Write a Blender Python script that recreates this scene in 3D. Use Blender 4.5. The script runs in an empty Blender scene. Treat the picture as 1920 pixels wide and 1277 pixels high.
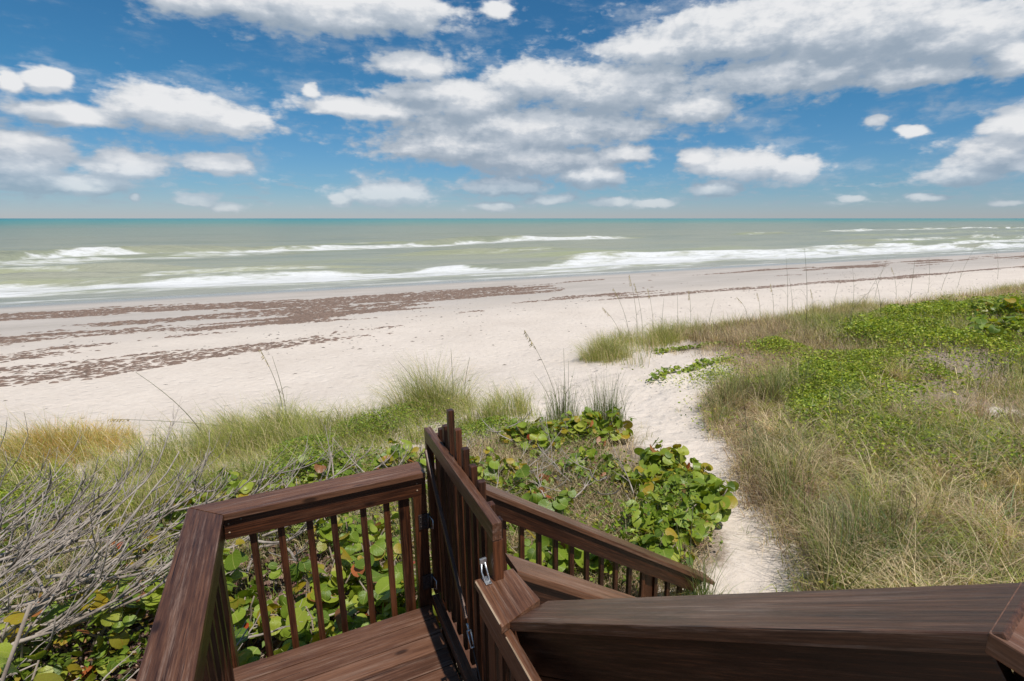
import bpy, bmesh, math, random
import numpy as np
from mathutils import Vector, Matrix, Quaternion
R = math.radians
rnd = random.Random(7)
rng = np.random.default_rng(11)
scene = bpy.context.scene
COL = scene.collection

# ------------------------------------------------------------------ camera
cd = bpy.data.cameras.new('camera'); cam = bpy.data.objects.new('camera', cd); COL.objects.link(cam)
cam.location = (0, 0, 7.0)
cam.rotation_euler = (R(90 - 12.9), 0, R(-27))
cd.lens = 18.75; cd.sensor_width = 36; cd.shift_x = -0.0417
cd.clip_start = 0.02; cd.clip_end = 150000
scene.camera = cam

# ------------------------------------------------------------------ world
SUN_AZ, SUN_EL = R(170), R(64)
w = bpy.data.worlds.new('World'); scene.world = w; w.use_nodes = True
scene.view_settings.view_transform = 'Standard'; scene.view_settings.look = 'None'
scene.view_settings.exposure = 0.0; scene.view_settings.gamma = 1.0
scene.view_settings.use_curve_mapping = False
SKY_STRENGTH = 0.08

CLOUDS = [(0.065, 0.3133, 0.2475, 0.0416), (-0.094, 0.2988, 0.089, 0.0224), (0.208, 0.325, 0.1085, 0.035), (0.377, 0.3277, 0.0305, 0.0139), (0.233, 0.245, 0.0825, 0.0263), (-0.246, 0.1742, 0.03, 0.0194), (-0.285, 0.1655, 0.015, 0.0151), (-0.114, 0.1538, 0.11, 0.0361), (-0.041, 0.146, 0.0605, 0.024), (-0.234, 0.1342, 0.0815, 0.0177), (-0.284, 0.0808, 0.061, 0.0362), (-0.184, 0.0729, 0.057, 0.0259), (-0.258, 0.045, 0.102, 0.018), (-0.07, 0.0808, 0.0595, 0.0219), (-0.104, 0.027, 0.037, 0.011), (-0.067, 0.017, 0.0285, 0.0075), (0.181, 0.043, 0.088, 0.0284), (0.102, 0.028, 0.025, 0.0115), (0.156, 0.1752, 0.126, 0.0208), (0.072, 0.1964, 0.0175, 0.0139), (0.306, 0.2022, 0.1525, 0.0278), (0.434, 0.2327, 0.101, 0.0341), (0.573, 0.2156, 0.19, 0.042), (0.341, 0.1868, 0.055, 0.015), (0.434, 0.1538, 0.2835, 0.0395), (0.321, 0.1224, 0.1925, 0.033), (0.433, 0.1016, 0.1785, 0.0307), (0.538, 0.0759, 0.081, 0.0273), (0.385, 0.0559, 0.0955, 0.0204), (0.599, 0.1115, 0.0545, 0.0173), (0.709, 0.1791, 0.097, 0.0228), (0.786, 0.285, 0.2105, 0.052), (0.947, 0.2749, 0.2065, 0.0583), (1.074, 0.2487, 0.117, 0.0488), (0.643, 0.273, 0.123, 0.0255), (0.856, 0.2204, 0.173, 0.0314), (1.031, 0.2022, 0.0925, 0.0197), (1.138, 0.207, 0.034, 0.0321), (0.794, 0.0878, 0.0985, 0.0293), (0.723, 0.1016, 0.0445, 0.0188), (0.757, 0.049, 0.062, 0.018), (0.877, 0.0778, 0.05, 0.0288), (1.128, 0.0798, 0.063, 0.0358), (1.151, 0.1234, 0.0515, 0.0261), (1.101, 0.0599, 0.0565, 0.0189), (0.984, 0.144, 0.0195, 0.0103), (1.034, 0.1273, 0.0255, 0.0103), (1.159, 0.021, 0.0245, 0.0065), (1.069, 0.031, 0.0385, 0.006), (0.653, 0.026, 0.047, 0.0095), (0.568, 0.03, 0.0525, 0.0105), (0.365, 0.021, 0.0525, 0.009), (0.964, 0.028, 0.0225, 0.0075), (0.462, 0.033, 0.058, 0.0095), (-0.178, 0.03, 0.011, 0.0065)]
_cr = random.Random(5)
for _ in range(34):                       # the rest of the sky carries the same kind of clouds
    a = _cr.uniform(1.35, 5.55); e = _cr.choice([.05, .12, .2, .3, .45, .65, .9]) + _cr.uniform(-.03, .03)
    if a > math.pi: a -= 2 * math.pi
    if abs(abs(a) - math.pi) < .35: continue
    s_ = _cr.uniform(.5, 1.2) * (.4 + e)
    CLOUDS.append((a, e, .22 * s_, .085 * s_))
for _ in range(7):
    a = _cr.uniform(-.25, 1.2); e = _cr.uniform(.5, 1.0)
    CLOUDS.append((a, e, .2, .07))

def build_sky():
    nt = w.node_tree; N = nt.nodes; L = nt.links
    bg = N['Background']; out = N['World Output']
    sky = N.new('ShaderNodeTexSky'); sky.sky_type = 'NISHITA'; sky.sun_disc = False
    sky.sun_elevation = SUN_EL; sky.sun_rotation = SUN_AZ
    sky.altitude = 0; sky.air_density = 1.0; sky.dust_density = 0.1; sky.ozone_density = 4.0
    # --- cloud field as a node group: (azimuth, elevation, 0) -> density
    g = bpy.data.node_groups.new('cloud_field', 'ShaderNodeTree')
    g.interface.new_socket('P', in_out='INPUT', socket_type='NodeSocketVector')
    g.interface.new_socket('D', in_out='OUTPUT', socket_type='NodeSocketFloat')
    gi = g.nodes.new('NodeGroupInput'); go = g.nodes.new('NodeGroupOutput')
    def M(tree, op, a, b=None, c=None):
        n = tree.nodes.new('ShaderNodeMath'); n.operation = op
        for i, x in enumerate((a, b, c)):
            if x is None: continue
            if isinstance(x, (int, float)): n.inputs[i].default_value = x
            else: tree.links.new(x, n.inputs[i])
        return n.outputs[0]
    def V(tree, op, a, b=None, c=None):
        n = tree.nodes.new('ShaderNodeVectorMath'); n.operation = op
        for i, x in enumerate((a, b, c)):
            if x is None: continue
            if isinstance(x, (tuple, list)): n.inputs[i].default_value = x
            else: tree.links.new(x, n.inputs[i])
        return n.outputs['Value'] if op == 'LENGTH' else n.outputs[0]
    P = gi.outputs[0]
    acc = None
    # warp so that outlines are not ellipses
    wn = g.nodes.new('ShaderNodeTexNoise'); wn.noise_dimensions = '2D'; wn.inputs['Scale'].default_value = 22; wn.inputs['Detail'].default_value = 3
    g.links.new(V(g, 'MULTIPLY', P, (1, 1.7, 1)), wn.inputs['Vector'])
    wv = V(g, 'MULTIPLY_ADD', wn.outputs['Color'], (.022, .013, 0), (-.011, -.0065, 0))
    PW = V(g, 'ADD', P, wv)
    for (a, e, ra, re) in CLOUDS:
        ra *= 1.04; re *= 1.08
        q = V(g, 'MULTIPLY_ADD', PW, (1 / ra, 1 / re, 0), (-a / ra, -e / re, 0))
        l = V(g, 'LENGTH', q)
        acc = l if acc is None else M(g, 'SMOOTH_MIN', acc, l, .35)
    nz = g.nodes.new('ShaderNodeTexNoise'); nz.noise_dimensions = '2D'; nz.inputs['Scale'].default_value = 17
    nz.inputs['Detail'].default_value = 9; nz.inputs['Roughness'].default_value = .60
    g.links.new(V(g, 'MULTIPLY', P, (1, 2.5, 1)), nz.inputs['Vector'])
    vo = g.nodes.new('ShaderNodeTexVoronoi'); vo.voronoi_dimensions = '2D'; vo.feature = 'SMOOTH_F1'; vo.inputs['Scale'].default_value = 38
    vo.inputs['Smoothness'].default_value = .35
    try: vo.inputs['Detail'].default_value = 2.0
    except Exception: pass
    v2 = V(g, 'MULTIPLY_ADD', nz.outputs['Color'], (.02, .02, 0), P)
    g.links.new(V(g, 'MULTIPLY', v2, (1, 1.5, 1)), vo.inputs['Vector'])
    d = M(g, 'SUBTRACT', 1.0, acc)
    inn = g.nodes.new('ShaderNodeMapRange'); inn.interpolation_type = 'SMOOTHSTEP'; g.links.new(d, inn.inputs[0])
    inn.inputs[1].default_value = .0; inn.inputs[2].default_value = .75; inn.inputs[4].default_value = 1.5
    d = M(g, 'ADD', d, inn.outputs[0])
    d = M(g, 'MAXIMUM', d, -1.2)
    d = M(g, 'MULTIPLY_ADD', nz.outputs['Fac'], 2.7, M(g, 'ADD', d, -1.08))
    d = M(g, 'MULTIPLY_ADD', vo.outputs['Distance'], -.6, M(g, 'ADD', d, .19))
    g.links.new(d, go.inputs[0])
    # --- direction -> azimuth, elevation
    tc = N.new('ShaderNodeTexCoord'); sx = N.new('ShaderNodeSeparateXYZ'); L.new(tc.outputs['Generated'], sx.inputs[0])
    az = M(nt, 'ARCTAN2', sx.outputs[0], sx.outputs[1]); el = M(nt, 'ARCSINE', sx.outputs[2])
    cx = N.new('ShaderNodeCombineXYZ'); L.new(az, cx.inputs[0]); L.new(el, cx.inputs[1])
    def D(off):
        n = N.new('ShaderNodeGroup'); n.node_tree = g
        L.new(V(nt, 'ADD', cx.outputs[0], off), n.inputs[0]); return n.outputs[0]
    d0 = D((0, 0, 0)); d1 = D((.006, .020, 0)); d2 = D((.012, .050, 0))
    def ss(x, a, b):
        n = N.new('ShaderNodeMapRange'); n.interpolation_type = 'SMOOTHSTEP'
        L.new(x, n.inputs[0]); n.inputs[1].default_value = a; n.inputs[2].default_value = b; return n.outputs[0]
    mask = ss(d0, -.26, 1.00)
    lit = M(nt, 'MULTIPLY', ss(M(nt, 'SUBTRACT', d0, d1), -.75, 1.55), .45)
    lit = M(nt, 'MULTIPLY_ADD', ss(M(nt, 'SUBTRACT', d0, d2), -1.2, 2.9), .62, lit)
    thin = ss(d0, .9, .1)
    lit = M(nt, 'MULTIPLY_ADD', thin, .10, lit)
    ramp = N.new('ShaderNodeValToRGB'); L.new(lit, ramp.inputs[0])
    cr = ramp.color_ramp
    cr.elements[0].position = .0; cr.elements[0].color = (3.9, 4.8, 5.9, 1)
    cr.elements[1].position = 1.0; cr.elements[1].color = (10.2, 10.3, 10.5, 1)
    e_ = cr.elements.new(.52); e_.color = (6.7, 7.3, 8.1, 1)
    # thin translucent sheets between the heaps, and hazy little clouds low over the sea
    def sheet(sc, mul, a, b, e0, e1, amt):
        n = N.new('ShaderNodeTexNoise'); n.noise_dimensions = '2D'; n.inputs['Scale'].default_value = sc; n.inputs['Detail'].default_value = 6
        n.inputs['Roughness'].default_value = .6; L.new(V(nt, 'MULTIPLY', cx.outputs[0], mul), n.inputs['Vector'])
        q = M(nt, 'MULTIPLY', ss(n.outputs['Fac'], a, b), amt)
        return M(nt, 'MULTIPLY', q, M(nt, 'MULTIPLY', ss(el, e0, e0 + .02), ss(el, e1 + .03, e1)))
    near = ss(d0, -1.1, -.1)
    sh = M(nt, 'MULTIPLY', sheet(9, (1, 3.2, 1), .45, .74, .02, .9, .42), near)
    sh = M(nt, 'MAXIMUM', sh, sheet(24, (1, 4.5, 1), .50, .68, .004, .05, .50))
    mask = M(nt, 'MAXIMUM', mask, sh)
    # horizon veil over clouds
    veil = ss(el, .10, .0)
    mask = M(nt, 'MULTIPLY', mask, M(nt, 'MULTIPLY_ADD', veil, -.50, 1.0))
    mask = M(nt, 'MULTIPLY', mask, ss(el, -.002, .012))
    # blue of the air: deepen the Nishita blue (polarised look)
    tr_ = N.new('ShaderNodeValToRGB'); L.new(M(nt, 'MULTIPLY', el, 2.0), tr_.inputs[0])
    for p_, c_ in ((0, (.70, .80, 1.12)), (.10, (.52, .78, 1.05)), (.40, (.36, .82, 1.02)), (1.0, (.30, .80, 1.02))):
        if p_ == 0: e1 = tr_.color_ramp.elements[0]
        elif p_ == 1.0: e1 = tr_.color_ramp.elements[-1]
        else: e1 = tr_.color_ramp.elements.new(p_)
        e1.position = p_; e1.color = (*c_, 1)
    sky_tint = tr_.outputs[0]
    tint = N.new('ShaderNodeMix'); tint.data_type = 'RGBA'; tint.blend_type = 'MULTIPLY'
    tint.inputs['Factor'].default_value = 1.0
    L.new(sky.outputs[0], tint.inputs['A']); L.new(sky_tint, tint.inputs['B'])
    mx = N.new('ShaderNodeMix'); mx.data_type = 'RGBA'
    L.new(mask, mx.inputs['Factor']); L.new(tint.outputs['Result'], mx.inputs['A']); L.new(ramp.outputs[0], mx.inputs['B'])
    L.new(mx.outputs['Result'], bg.inputs['Color']); bg.inputs['Strength'].default_value = SKY_STRENGTH
    w.cycles.sampling_method = 'MANUAL'; w.cycles.sample_map_resolution = 512
build_sky()

sd = bpy.data.lights.new('sun', 'SUN'); sd.energy = 4.6; sd.angle = R(.53); sd.color = (1, .955, .89)
sun = bpy.data.objects.new('sun', sd); COL.objects.link(sun); sun.location = (5, -20, 40)
_sd = Vector((math.sin(SUN_AZ) * math.cos(SUN_EL), math.cos(SUN_AZ) * math.cos(SUN_EL), math.sin(SUN_EL)))
sun.rotation_euler = _sd.to_track_quat('Z', 'Y').to_euler()

# ------------------------------------------------------------------ helpers
def sm(x, a, b):
    t = np.clip((np.asarray(x, float) - a) / (b - a), 0, 1); return t * t * (3 - 2 * t)
_wr = np.random.default_rng(3)
def make_noise(seed, waves=26, lo=.4, hi=4.0, power=1.0):
    r = np.random.default_rng(seed); k = np.exp(r.uniform(np.log(lo), np.log(hi), waves))
    th = r.uniform(0, 2 * np.pi, waves); ph = r.uniform(0, 2 * np.pi, waves); am = k ** -power
    am /= np.sqrt((am ** 2).sum() / 2)
    def f(X, Y):
        X = np.asarray(X, float); Y = np.asarray(Y, float); o = np.zeros(np.broadcast(X, Y).shape)
        for i in range(waves): o += am[i] * np.sin(k[i] * (X * np.cos(th[i]) + Y * np.sin(th[i])) + ph[i])
        return o
    return f
n_big = make_noise(1, 20, .15, .7); n_mid = make_noise(2, 24, .6, 2.6); n_fine = make_noise(4, 30, 3, 9, .8)
n_patch = make_noise(5, 26, .5, 3.2, .6); n_patch2 = make_noise(6, 26, .5, 3.2, .6)

PATH = np.array([(2.9, 2.75, .75), (3.6, 3.1, .7), (4.35, 3.5, .36), (5.05, 4.45, .33), (5.65, 5.7, .44), (6.15, 7.1, .62),
                 (6.75, 8.7, 1.15), (7.1, 10.4, 2.3), (8.0, 12.0, 3.0), (7.0, 14, 3.3), (6, 17, 4.2), (6, 22, 9)])
def path_d(X, Y):
    """signed distance to the foot path's edge (negative on the path)"""
    X = np.asarray(X, float); Y = np.asarray(Y, float); best = np.full(X.shape, 1e9)
    for a, b in zip(PATH[:-1], PATH[1:]):
        dx, dy = b[0] - a[0], b[1] - a[1]
        t = np.clip(((X - a[0]) * dx + (Y - a[1]) * dy) / (dx * dx + dy * dy), 0, 1)
        best = np.minimum(best, np.hypot(X - a[0] - t * dx, Y - a[1] - t * dy) - (a[2] + t * (b[2] - a[2])))
    return best
def yb(X):
    """seaward edge of the dune vegetation"""
    return np.interp(X, [-30, -8, -5, -2.7, 0, 1.5, 3.2, 4.4, 8.6, 9.2, 12, 18, 26, 34, 52, 90, 400],
                     [15.5, 15, 14.4, 13.7, 12.6, 12.6, 12.9, 11.3, 14.5, 15.6, 17.6, 18.7, 19.6, 18.6, 18, 18, 18])
def ground(X, Y):
    X = np.asarray(X, float); Y = np.asarray(Y, float)
    z = np.interp(Y, [-60, 0, 4, 8, 12, 15, 18, 26, 42, 60, 90, 140], [5.2, 3.5, 3.3, 3.0, 2.75, 2.45, 2.1, 1.7, 0.85, -0.02, -1.5, -4])
    z = z + 1.5 * sm(X, 10, 40) * np.exp(-((Y - 8) / 6.0) ** 2)
    dune = 1 - sm(Y, 15, 19)
    z = z + dune * (.07 * n_big(X, Y) + .035 * n_mid(X, Y))
    pd = path_d(X, Y)
    z = z - .10 * (1 - sm(pd, -.5, .35)) * (1 - sm(Y, 8, 14))
    z = z + .018 * n_fine(X, Y) * (1 - sm(pd, -.3, .3)) * (1 - sm(Y, 12, 20))
    # small scarp along the high wrack line
    z = z + .16 * (1 - sm(Y + .5 * n_big(X * .4, Y * .2), 30.5, 31.4)) * sm(X, 8, 22) * sm(Y, 20, 30)
    z = z + .02 * sm(Y, 14, 18) * (1 - sm(Y, 45, 60)) * n_mid(X * .6, Y)
    return z

def in_poly(X, Y, poly):
    X = np.asarray(X); Y = np.asarray(Y); ins = np.zeros(X.shape, bool); n = len(poly)
    for i in range(n):
        x1, y1 = poly[i]; x2, y2 = poly[(i + 1) % n]
        c = ((y1 > Y) != (y2 > Y)) & (X < (x2 - x1) * (Y - y1) / (y2 - y1 + 1e-12) + x1)
        ins ^= c
    return ins

def np_mesh(name, verts, faces_flat, sizes, col=None, smooth=False, attrs=None):
    me = bpy.data.meshes.new(name)
    verts = np.asarray(verts, np.float32).reshape(-1, 3)
    me.vertices.add(len(verts)); me.vertices.foreach_set('co', verts.ravel())
    faces_flat = np.asarray(faces_flat, np.int32); sizes = np.asarray(sizes, np.int32)
    me.loops.add(len(faces_flat)); me.loops.foreach_set('vertex_index', faces_flat)
    st = np.zeros(len(sizes), np.int32); st[1:] = np.cumsum(sizes)[:-1]
    me.polygons.add(len(sizes)); me.polygons.foreach_set('loop_start', st)
    if smooth: me.polygons.foreach_set('use_smooth', np.ones(len(sizes), bool))
    me.update(calc_edges=True)
    if col is not None:
        a = me.color_attributes.new('Col', 'FLOAT_COLOR', 'POINT')
        c = np.ones((len(verts), 4), np.float32); c[:, :3] = col; a.data.foreach_set('color', c.ravel())
    for k, v in (attrs or {}).items():
        a = me.attributes.new(k, 'FLOAT', 'POINT'); a.data.foreach_set('value', np.asarray(v, np.float32))
    return me

def tag(o, label=None, cat=None, group=None, kind=None):
    if label: o['label'] = label
    if cat: o['category'] = cat
    if group: o['group'] = group
    if kind: o['kind'] = kind
    return o
def link(name, me, mat=None, parent=None, M=None):
    o = bpy.data.objects.new(name, me); COL.objects.link(o)
    if mat is not None and len(me.materials) == 0: me.materials.append(mat)
    if parent is not None:
        o.parent = parent
    if M is not None:
        o.matrix_local = M
    return o
def empty(name, loc, label, cat, group=None):
    o = bpy.data.objects.new(name, None); COL.objects.link(o); o.location = loc; o.empty_display_size = .2
    return tag(o, label, cat, group)

# ------------------------------------------------------------------ materials
def new_mat(name):
    m = bpy.data.materials.new(name); m.use_nodes = True
    return m, m.node_tree, m.node_tree.nodes, m.node_tree.links, m.node_tree.nodes['Principled BSDF']
def ramp_of(N, L, src, stops, interp='LINEAR'):
    r = N.new('ShaderNodeValToRGB'); r.color_ramp.interpolation = interp
    el = r.color_ramp.elements
    while len(el) > 1: el.remove(el[-1])
    el[0].position = stops[0][0]; el[0].color = (*stops[0][1], 1)
    for p, c in stops[1:]:
        e = el.new(p); e.color = (*c, 1)
    if src is not None: L.new(src, r.inputs[0])
    return r.outputs[0]
def noise_of(N, L, vec, scale, detail=4, rough=.55, mul=None, off=None):
    if mul is not None:
        m = N.new('ShaderNodeVectorMath'); m.operation = 'MULTIPLY'; L.new(vec, m.inputs[0]); m.inputs[1].default_value = mul; vec = m.outputs[0]
    if off is not None:
        m = N.new('ShaderNodeVectorMath'); m.operation = 'ADD'; L.new(vec, m.inputs[0]); L.new(off, m.inputs[1]); vec = m.outputs[0]
    n = N.new('ShaderNodeTexNoise'); n.inputs['Scale'].default_value = scale; n.inputs['Detail'].default_value = detail
    n.inputs['Roughness'].default_value = rough; L.new(vec, n.inputs['Vector']); return n.outputs['Fac']
def math_of(N, L, op, a, b=None, c=None):
    n = N.new('ShaderNodeMath'); n.operation = op
    for i, x in enumerate((a, b, c)):
        if x is None: continue
        if isinstance(x, (int, float)): n.inputs[i].default_value = x
        else: L.new(x, n.inputs[i])
    return n.outputs[0]
def mix_of(N, L, fac, a, b, blend='MIX'):
    n = N.new('ShaderNodeMix'); n.data_type = 'RGBA'; n.blend_type = blend
    for key, x in (('Factor', fac), ('A', a), ('B', b)):
        if isinstance(x, (int, float)): n.inputs[key].default_value = x
        elif isinstance(x, tuple): n.inputs[key].default_value = (*x, 1)
        else: L.new(x, n.inputs[key])
    return n.outputs['Result']
def maprange(N, L, x, a, b, c=0, d=1, smooth=True):
    n = N.new('ShaderNodeMapRange')
    if smooth: n.interpolation_type = 'SMOOTHSTEP'
    L.new(x, n.inputs[0])
    for i, v in enumerate((a, b, c, d)): n.inputs[i + 1].default_value = v
    return n.outputs[0]
def bump_of(N, L, h, strength, dist, bs):
    b = N.new('ShaderNodeBump'); b.inputs['Strength'].default_value = strength; b.inputs['Distance'].default_value = dist
    L.new(h, b.inputs['Height']); L.new(b.outputs[0], bs.inputs['Normal']); return b

def wood_material(name, dark, mid, light, wear, wear_amt, rough=.42):
    m, nt, N, L, bs = new_mat(name)
    tc = N.new('ShaderNodeTexCoord').outputs['Object']
    oi = N.new('ShaderNodeObjectInfo').outputs['Random']
    off = N.new('ShaderNodeVectorMath'); off.operation = 'SCALE'; off.inputs[0].default_value = (37, 91, 53); L.new(oi, off.inputs['Scale'])
    off = off.outputs[0]
    grain = noise_of(N, L, tc, 3.0, 6, .66, (1.1, 38, 38), off)
    fine = noise_of(N, L, tc, 7.0, 4, .65, (1.6, 75, 75), off)
    blot = noise_of(N, L, tc, 2.2, 5, .68, (1.0, 9, 9), off)
    g = math_of(N, L, 'MULTIPLY_ADD', blot, .42, math_of(N, L, 'MULTIPLY', grain, .60))
    g = math_of(N, L, 'MULTIPLY_ADD', fine, .22, g)
    g = math_of(N, L, 'MULTIPLY_ADD', oi, .16, math_of(N, L, 'ADD', g, -.11))
    c = ramp_of(N, L, g, [(.36, dark), (.56, mid), (.80, light)])
    wn = math_of(N, L, 'ADD', noise_of(N, L, tc, 1.6, 6, .7, (1, 26, 26), off), math_of(N, L, 'MULTIPLY', fine, .35))
    wm = maprange(N, L, wn, .66, .92, 0, wear_amt)
    c = mix_of(N, L, wm, c, wear)
    # narrow dark splits along the grain
    crk = noise_of(N, L, tc, 2.0, 3, .5, (.7, 60, 60), off)
    sp = math_of(N, L, 'MAXIMUM', maprange(N, L, fine, .36, .28, 0, .7), maprange(N, L, crk, .315, .285, 0, .9))
    c = mix_of(N, L, sp, c, tuple(x * .35 for x in dark))
    # knots
    vo = N.new('ShaderNodeTexVoronoi'); vo.inputs['Scale'].default_value = 2.2
    mm = N.new('ShaderNodeVectorMath'); mm.operation = 'MULTIPLY'; mm.inputs[1].default_value = (1.0, 2.6, 2.6); L.new(tc, mm.inputs[0])
    aa = N.new('ShaderNodeVectorMath'); aa.operation = 'ADD'; L.new(mm.outputs[0], aa.inputs[0]); L.new(off, aa.inputs[1]); L.new(aa.outputs[0], vo.inputs['Vector'])
    kn = maprange(N, L, vo.outputs['Distance'], .13, .05, 0, .75)
    c = mix_of(N, L, kn, c, tuple(x * .4 for x in dark))
    L.new(c, bs.inputs['Base Color'])
    r_ = math_of(N, L, 'MULTIPLY_ADD', blot, .3, rough - .12); L.new(r_, bs.inputs['Roughness']); bs.inputs['Specular IOR Level'].default_value = .36
    hgt = math_of(N, L, 'MULTIPLY_ADD', fine, .6, math_of(N, L, 'MULTIPLY', grain, .6))
    bump_of(N, L, hgt, .35, .004, bs)
    return m
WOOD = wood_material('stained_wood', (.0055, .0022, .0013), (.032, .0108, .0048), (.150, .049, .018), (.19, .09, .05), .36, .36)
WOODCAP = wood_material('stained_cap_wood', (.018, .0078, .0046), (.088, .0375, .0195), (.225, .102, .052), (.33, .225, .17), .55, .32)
DECKW = wood_material('deck_wood', (.026, .0110, .0062), (.096, .042, .023), (.19, .092, .053), (.29, .20, .15), .55, .42)
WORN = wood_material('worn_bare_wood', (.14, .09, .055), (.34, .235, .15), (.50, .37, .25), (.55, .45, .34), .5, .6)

def simple(name, col, rough=.5, metal=0.0, nscale=None, var=.3):
    m, nt, N, L, bs = new_mat(name)
    if nscale:
        tc = N.new('ShaderNodeTexCoord').outputs['Object']
        n = noise_of(N, L, tc, nscale, 5, .6)
        L.new(ramp_of(N, L, n, [(.3, tuple(x * (1 - var) for x in col)), (.7, tuple(min(1, x * (1 + var)) for x in col))]), bs.inputs['Base Color'])
        bump_of(N, L, n, .3, .003, bs)
    else: bs.inputs['Base Color'].default_value = (*col, 1)
    bs.inputs['Roughness'].default_value = rough; bs.inputs['Metallic'].default_value = metal
    return m
GALV = simple('galvanised_steel', (.55, .56, .57), .38, .9, 60, .35)
DARKMETAL = simple('dark_painted_metal', (.07, .055, .05), .45, .6, 50, .5)
DRIFT = simple('weathered_log_wood', (.20, .17, .13), .85, 0, 9, .45)

def vegetation_material(name, transl=.32, rough=.5):
    m, nt, N, L, bs = new_mat(name)
    at = N.new('ShaderNodeAttribute'); at.attribute_name = 'Col'
    L.new(at.outputs['Color'], bs.inputs['Base Color']); bs.inputs['Roughness'].default_value = rough
    bs.inputs['Specular IOR Level'].default_value = .3
    tr = N.new('ShaderNodeBsdfTranslucent')
    L.new(mix_of(N, L, 1.0, at.outputs['Color'], (1.35, 1.3, .7), 'MULTIPLY'), tr.inputs['Color'])
    mx = N.new('ShaderNodeMixShader'); mx.inputs[0].default_value = transl
    L.new(bs.outputs[0], mx.inputs[1]); L.new(tr.outputs[0], mx.inputs[2])
    L.new(mx.outputs[0], N['Material Output'].inputs['Surface'])
    return m
VEG = vegetation_material('grass_blades')
LEAFY = vegetation_material('small_leaves', .3, .42)
LITTER = vegetation_material('dry_litter', .05, .8)

def leaf_material(name, stops, vein, transl=.34):
    m, nt, N, L, bs = new_mat(name)
    tc = N.new('ShaderNodeTexCoord').outputs['Object']; oi = N.new('ShaderNodeObjectInfo').outputs['Random']
    base = ramp_of(N, L, oi, stops)
    s = N.new('ShaderNodeSeparateXYZ'); L.new(tc, s.inputs[0])
    ay = math_of(N, L, 'ABSOLUTE', s.outputs[1])
    mid = maprange(N, L, ay, .035, .012)
    t = math_of(N, L, 'MULTIPLY_ADD', ay, -.75, s.outputs[0])
    wv = math_of(N, L, 'ABSOLUTE', math_of(N, L, 'SINE', math_of(N, L, 'MULTIPLY', t, 9.0)))
    side = maprange(N, L, wv, .10, .02, 0, .7)
    vm = math_of(N, L, 'MAXIMUM', mid, side)
    blot = noise_of(N, L, tc, 3.0, 5, .6)
    base = mix_of(N, L, maprange(N, L, blot, .62, .75, 0, .55), base, vein)
    bl2 = noise_of(N, L, tc, 7.0, 4, .6)
    base = mix_of(N, L, maprange(N, L, bl2, .68, .76, 0, .8), base, (.16, .075, .03))
    c = mix_of(N, L, math_of(N, L, 'MULTIPLY', vm, .8), base, vein)
    L.new(c, bs.inputs['Base Color']); bs.inputs['Roughness'].default_value = .38; bs.inputs['Specular IOR Level'].default_value = .45
    bump_of(N, L, math_of(N, L, 'SUBTRACT', blot, vm), .25, .02, bs)
    tr = N.new('ShaderNodeBsdfTranslucent'); L.new(mix_of(N, L, 1.0, c, (1.5, 1.35, .45), 'MULTIPLY'), tr.inputs['Color'])
    mx = N.new('ShaderNodeMixShader'); mx.inputs[0].default_value = transl
    L.new(bs.outputs[0], mx.inputs[1]); L.new(tr.outputs[0], mx.inputs[2]); L.new(mx.outputs[0], N['Material Output'].inputs['Surface'])
    return m
LEAF_G = leaf_material('sea_grape_leaf_green', [(0, (.085, .145, .015)), (.3, (.17, .255, .025)), (.7, (.27, .355, .035)), (1, (.36, .39, .05))], (.44, .44, .12))
LEAF_Y = leaf_material('sea_grape_leaf_yellow', [(0, (.30, .26, .02)), (.5, (.38, .27, .02)), (1, (.24, .26, .03))], (.34, .14, .03))
LEAF_R = leaf_material('sea_grape_leaf_red', [(0, (.36, .055, .02)), (.5, (.34, .13, .035)), (1, (.20, .09, .045))], (.40, .22, .07), .2)

def bark_material(name, a, b):
    m, nt, N, L, bs = new_mat(name)
    tc = N.new('ShaderNodeTexCoord').outputs['Object']
    n = noise_of(N, L, tc, 14, 6, .65); n2 = noise_of(N, L, tc, 3.0, 3, .5)
    f = math_of(N, L, 'MULTIPLY_ADD', n2, .5, math_of(N, L, 'MULTIPLY', n, .55))
    L.new(ramp_of(N, L, f, [(.36, a), (.62, b)]), bs.inputs['Base Color']); bs.inputs['Roughness'].default_value = .85
    bump_of(N, L, n, .5, .006, bs)
    return m
DEADWOOD = bark_material('bleached_dead_wood', (.14, .108, .083), (.43, .365, .305))
DEADWOOD_ = None
STEMWOOD = bark_material('woody_stem', (.14, .10, .07), (.34, .28, .22))

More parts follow.
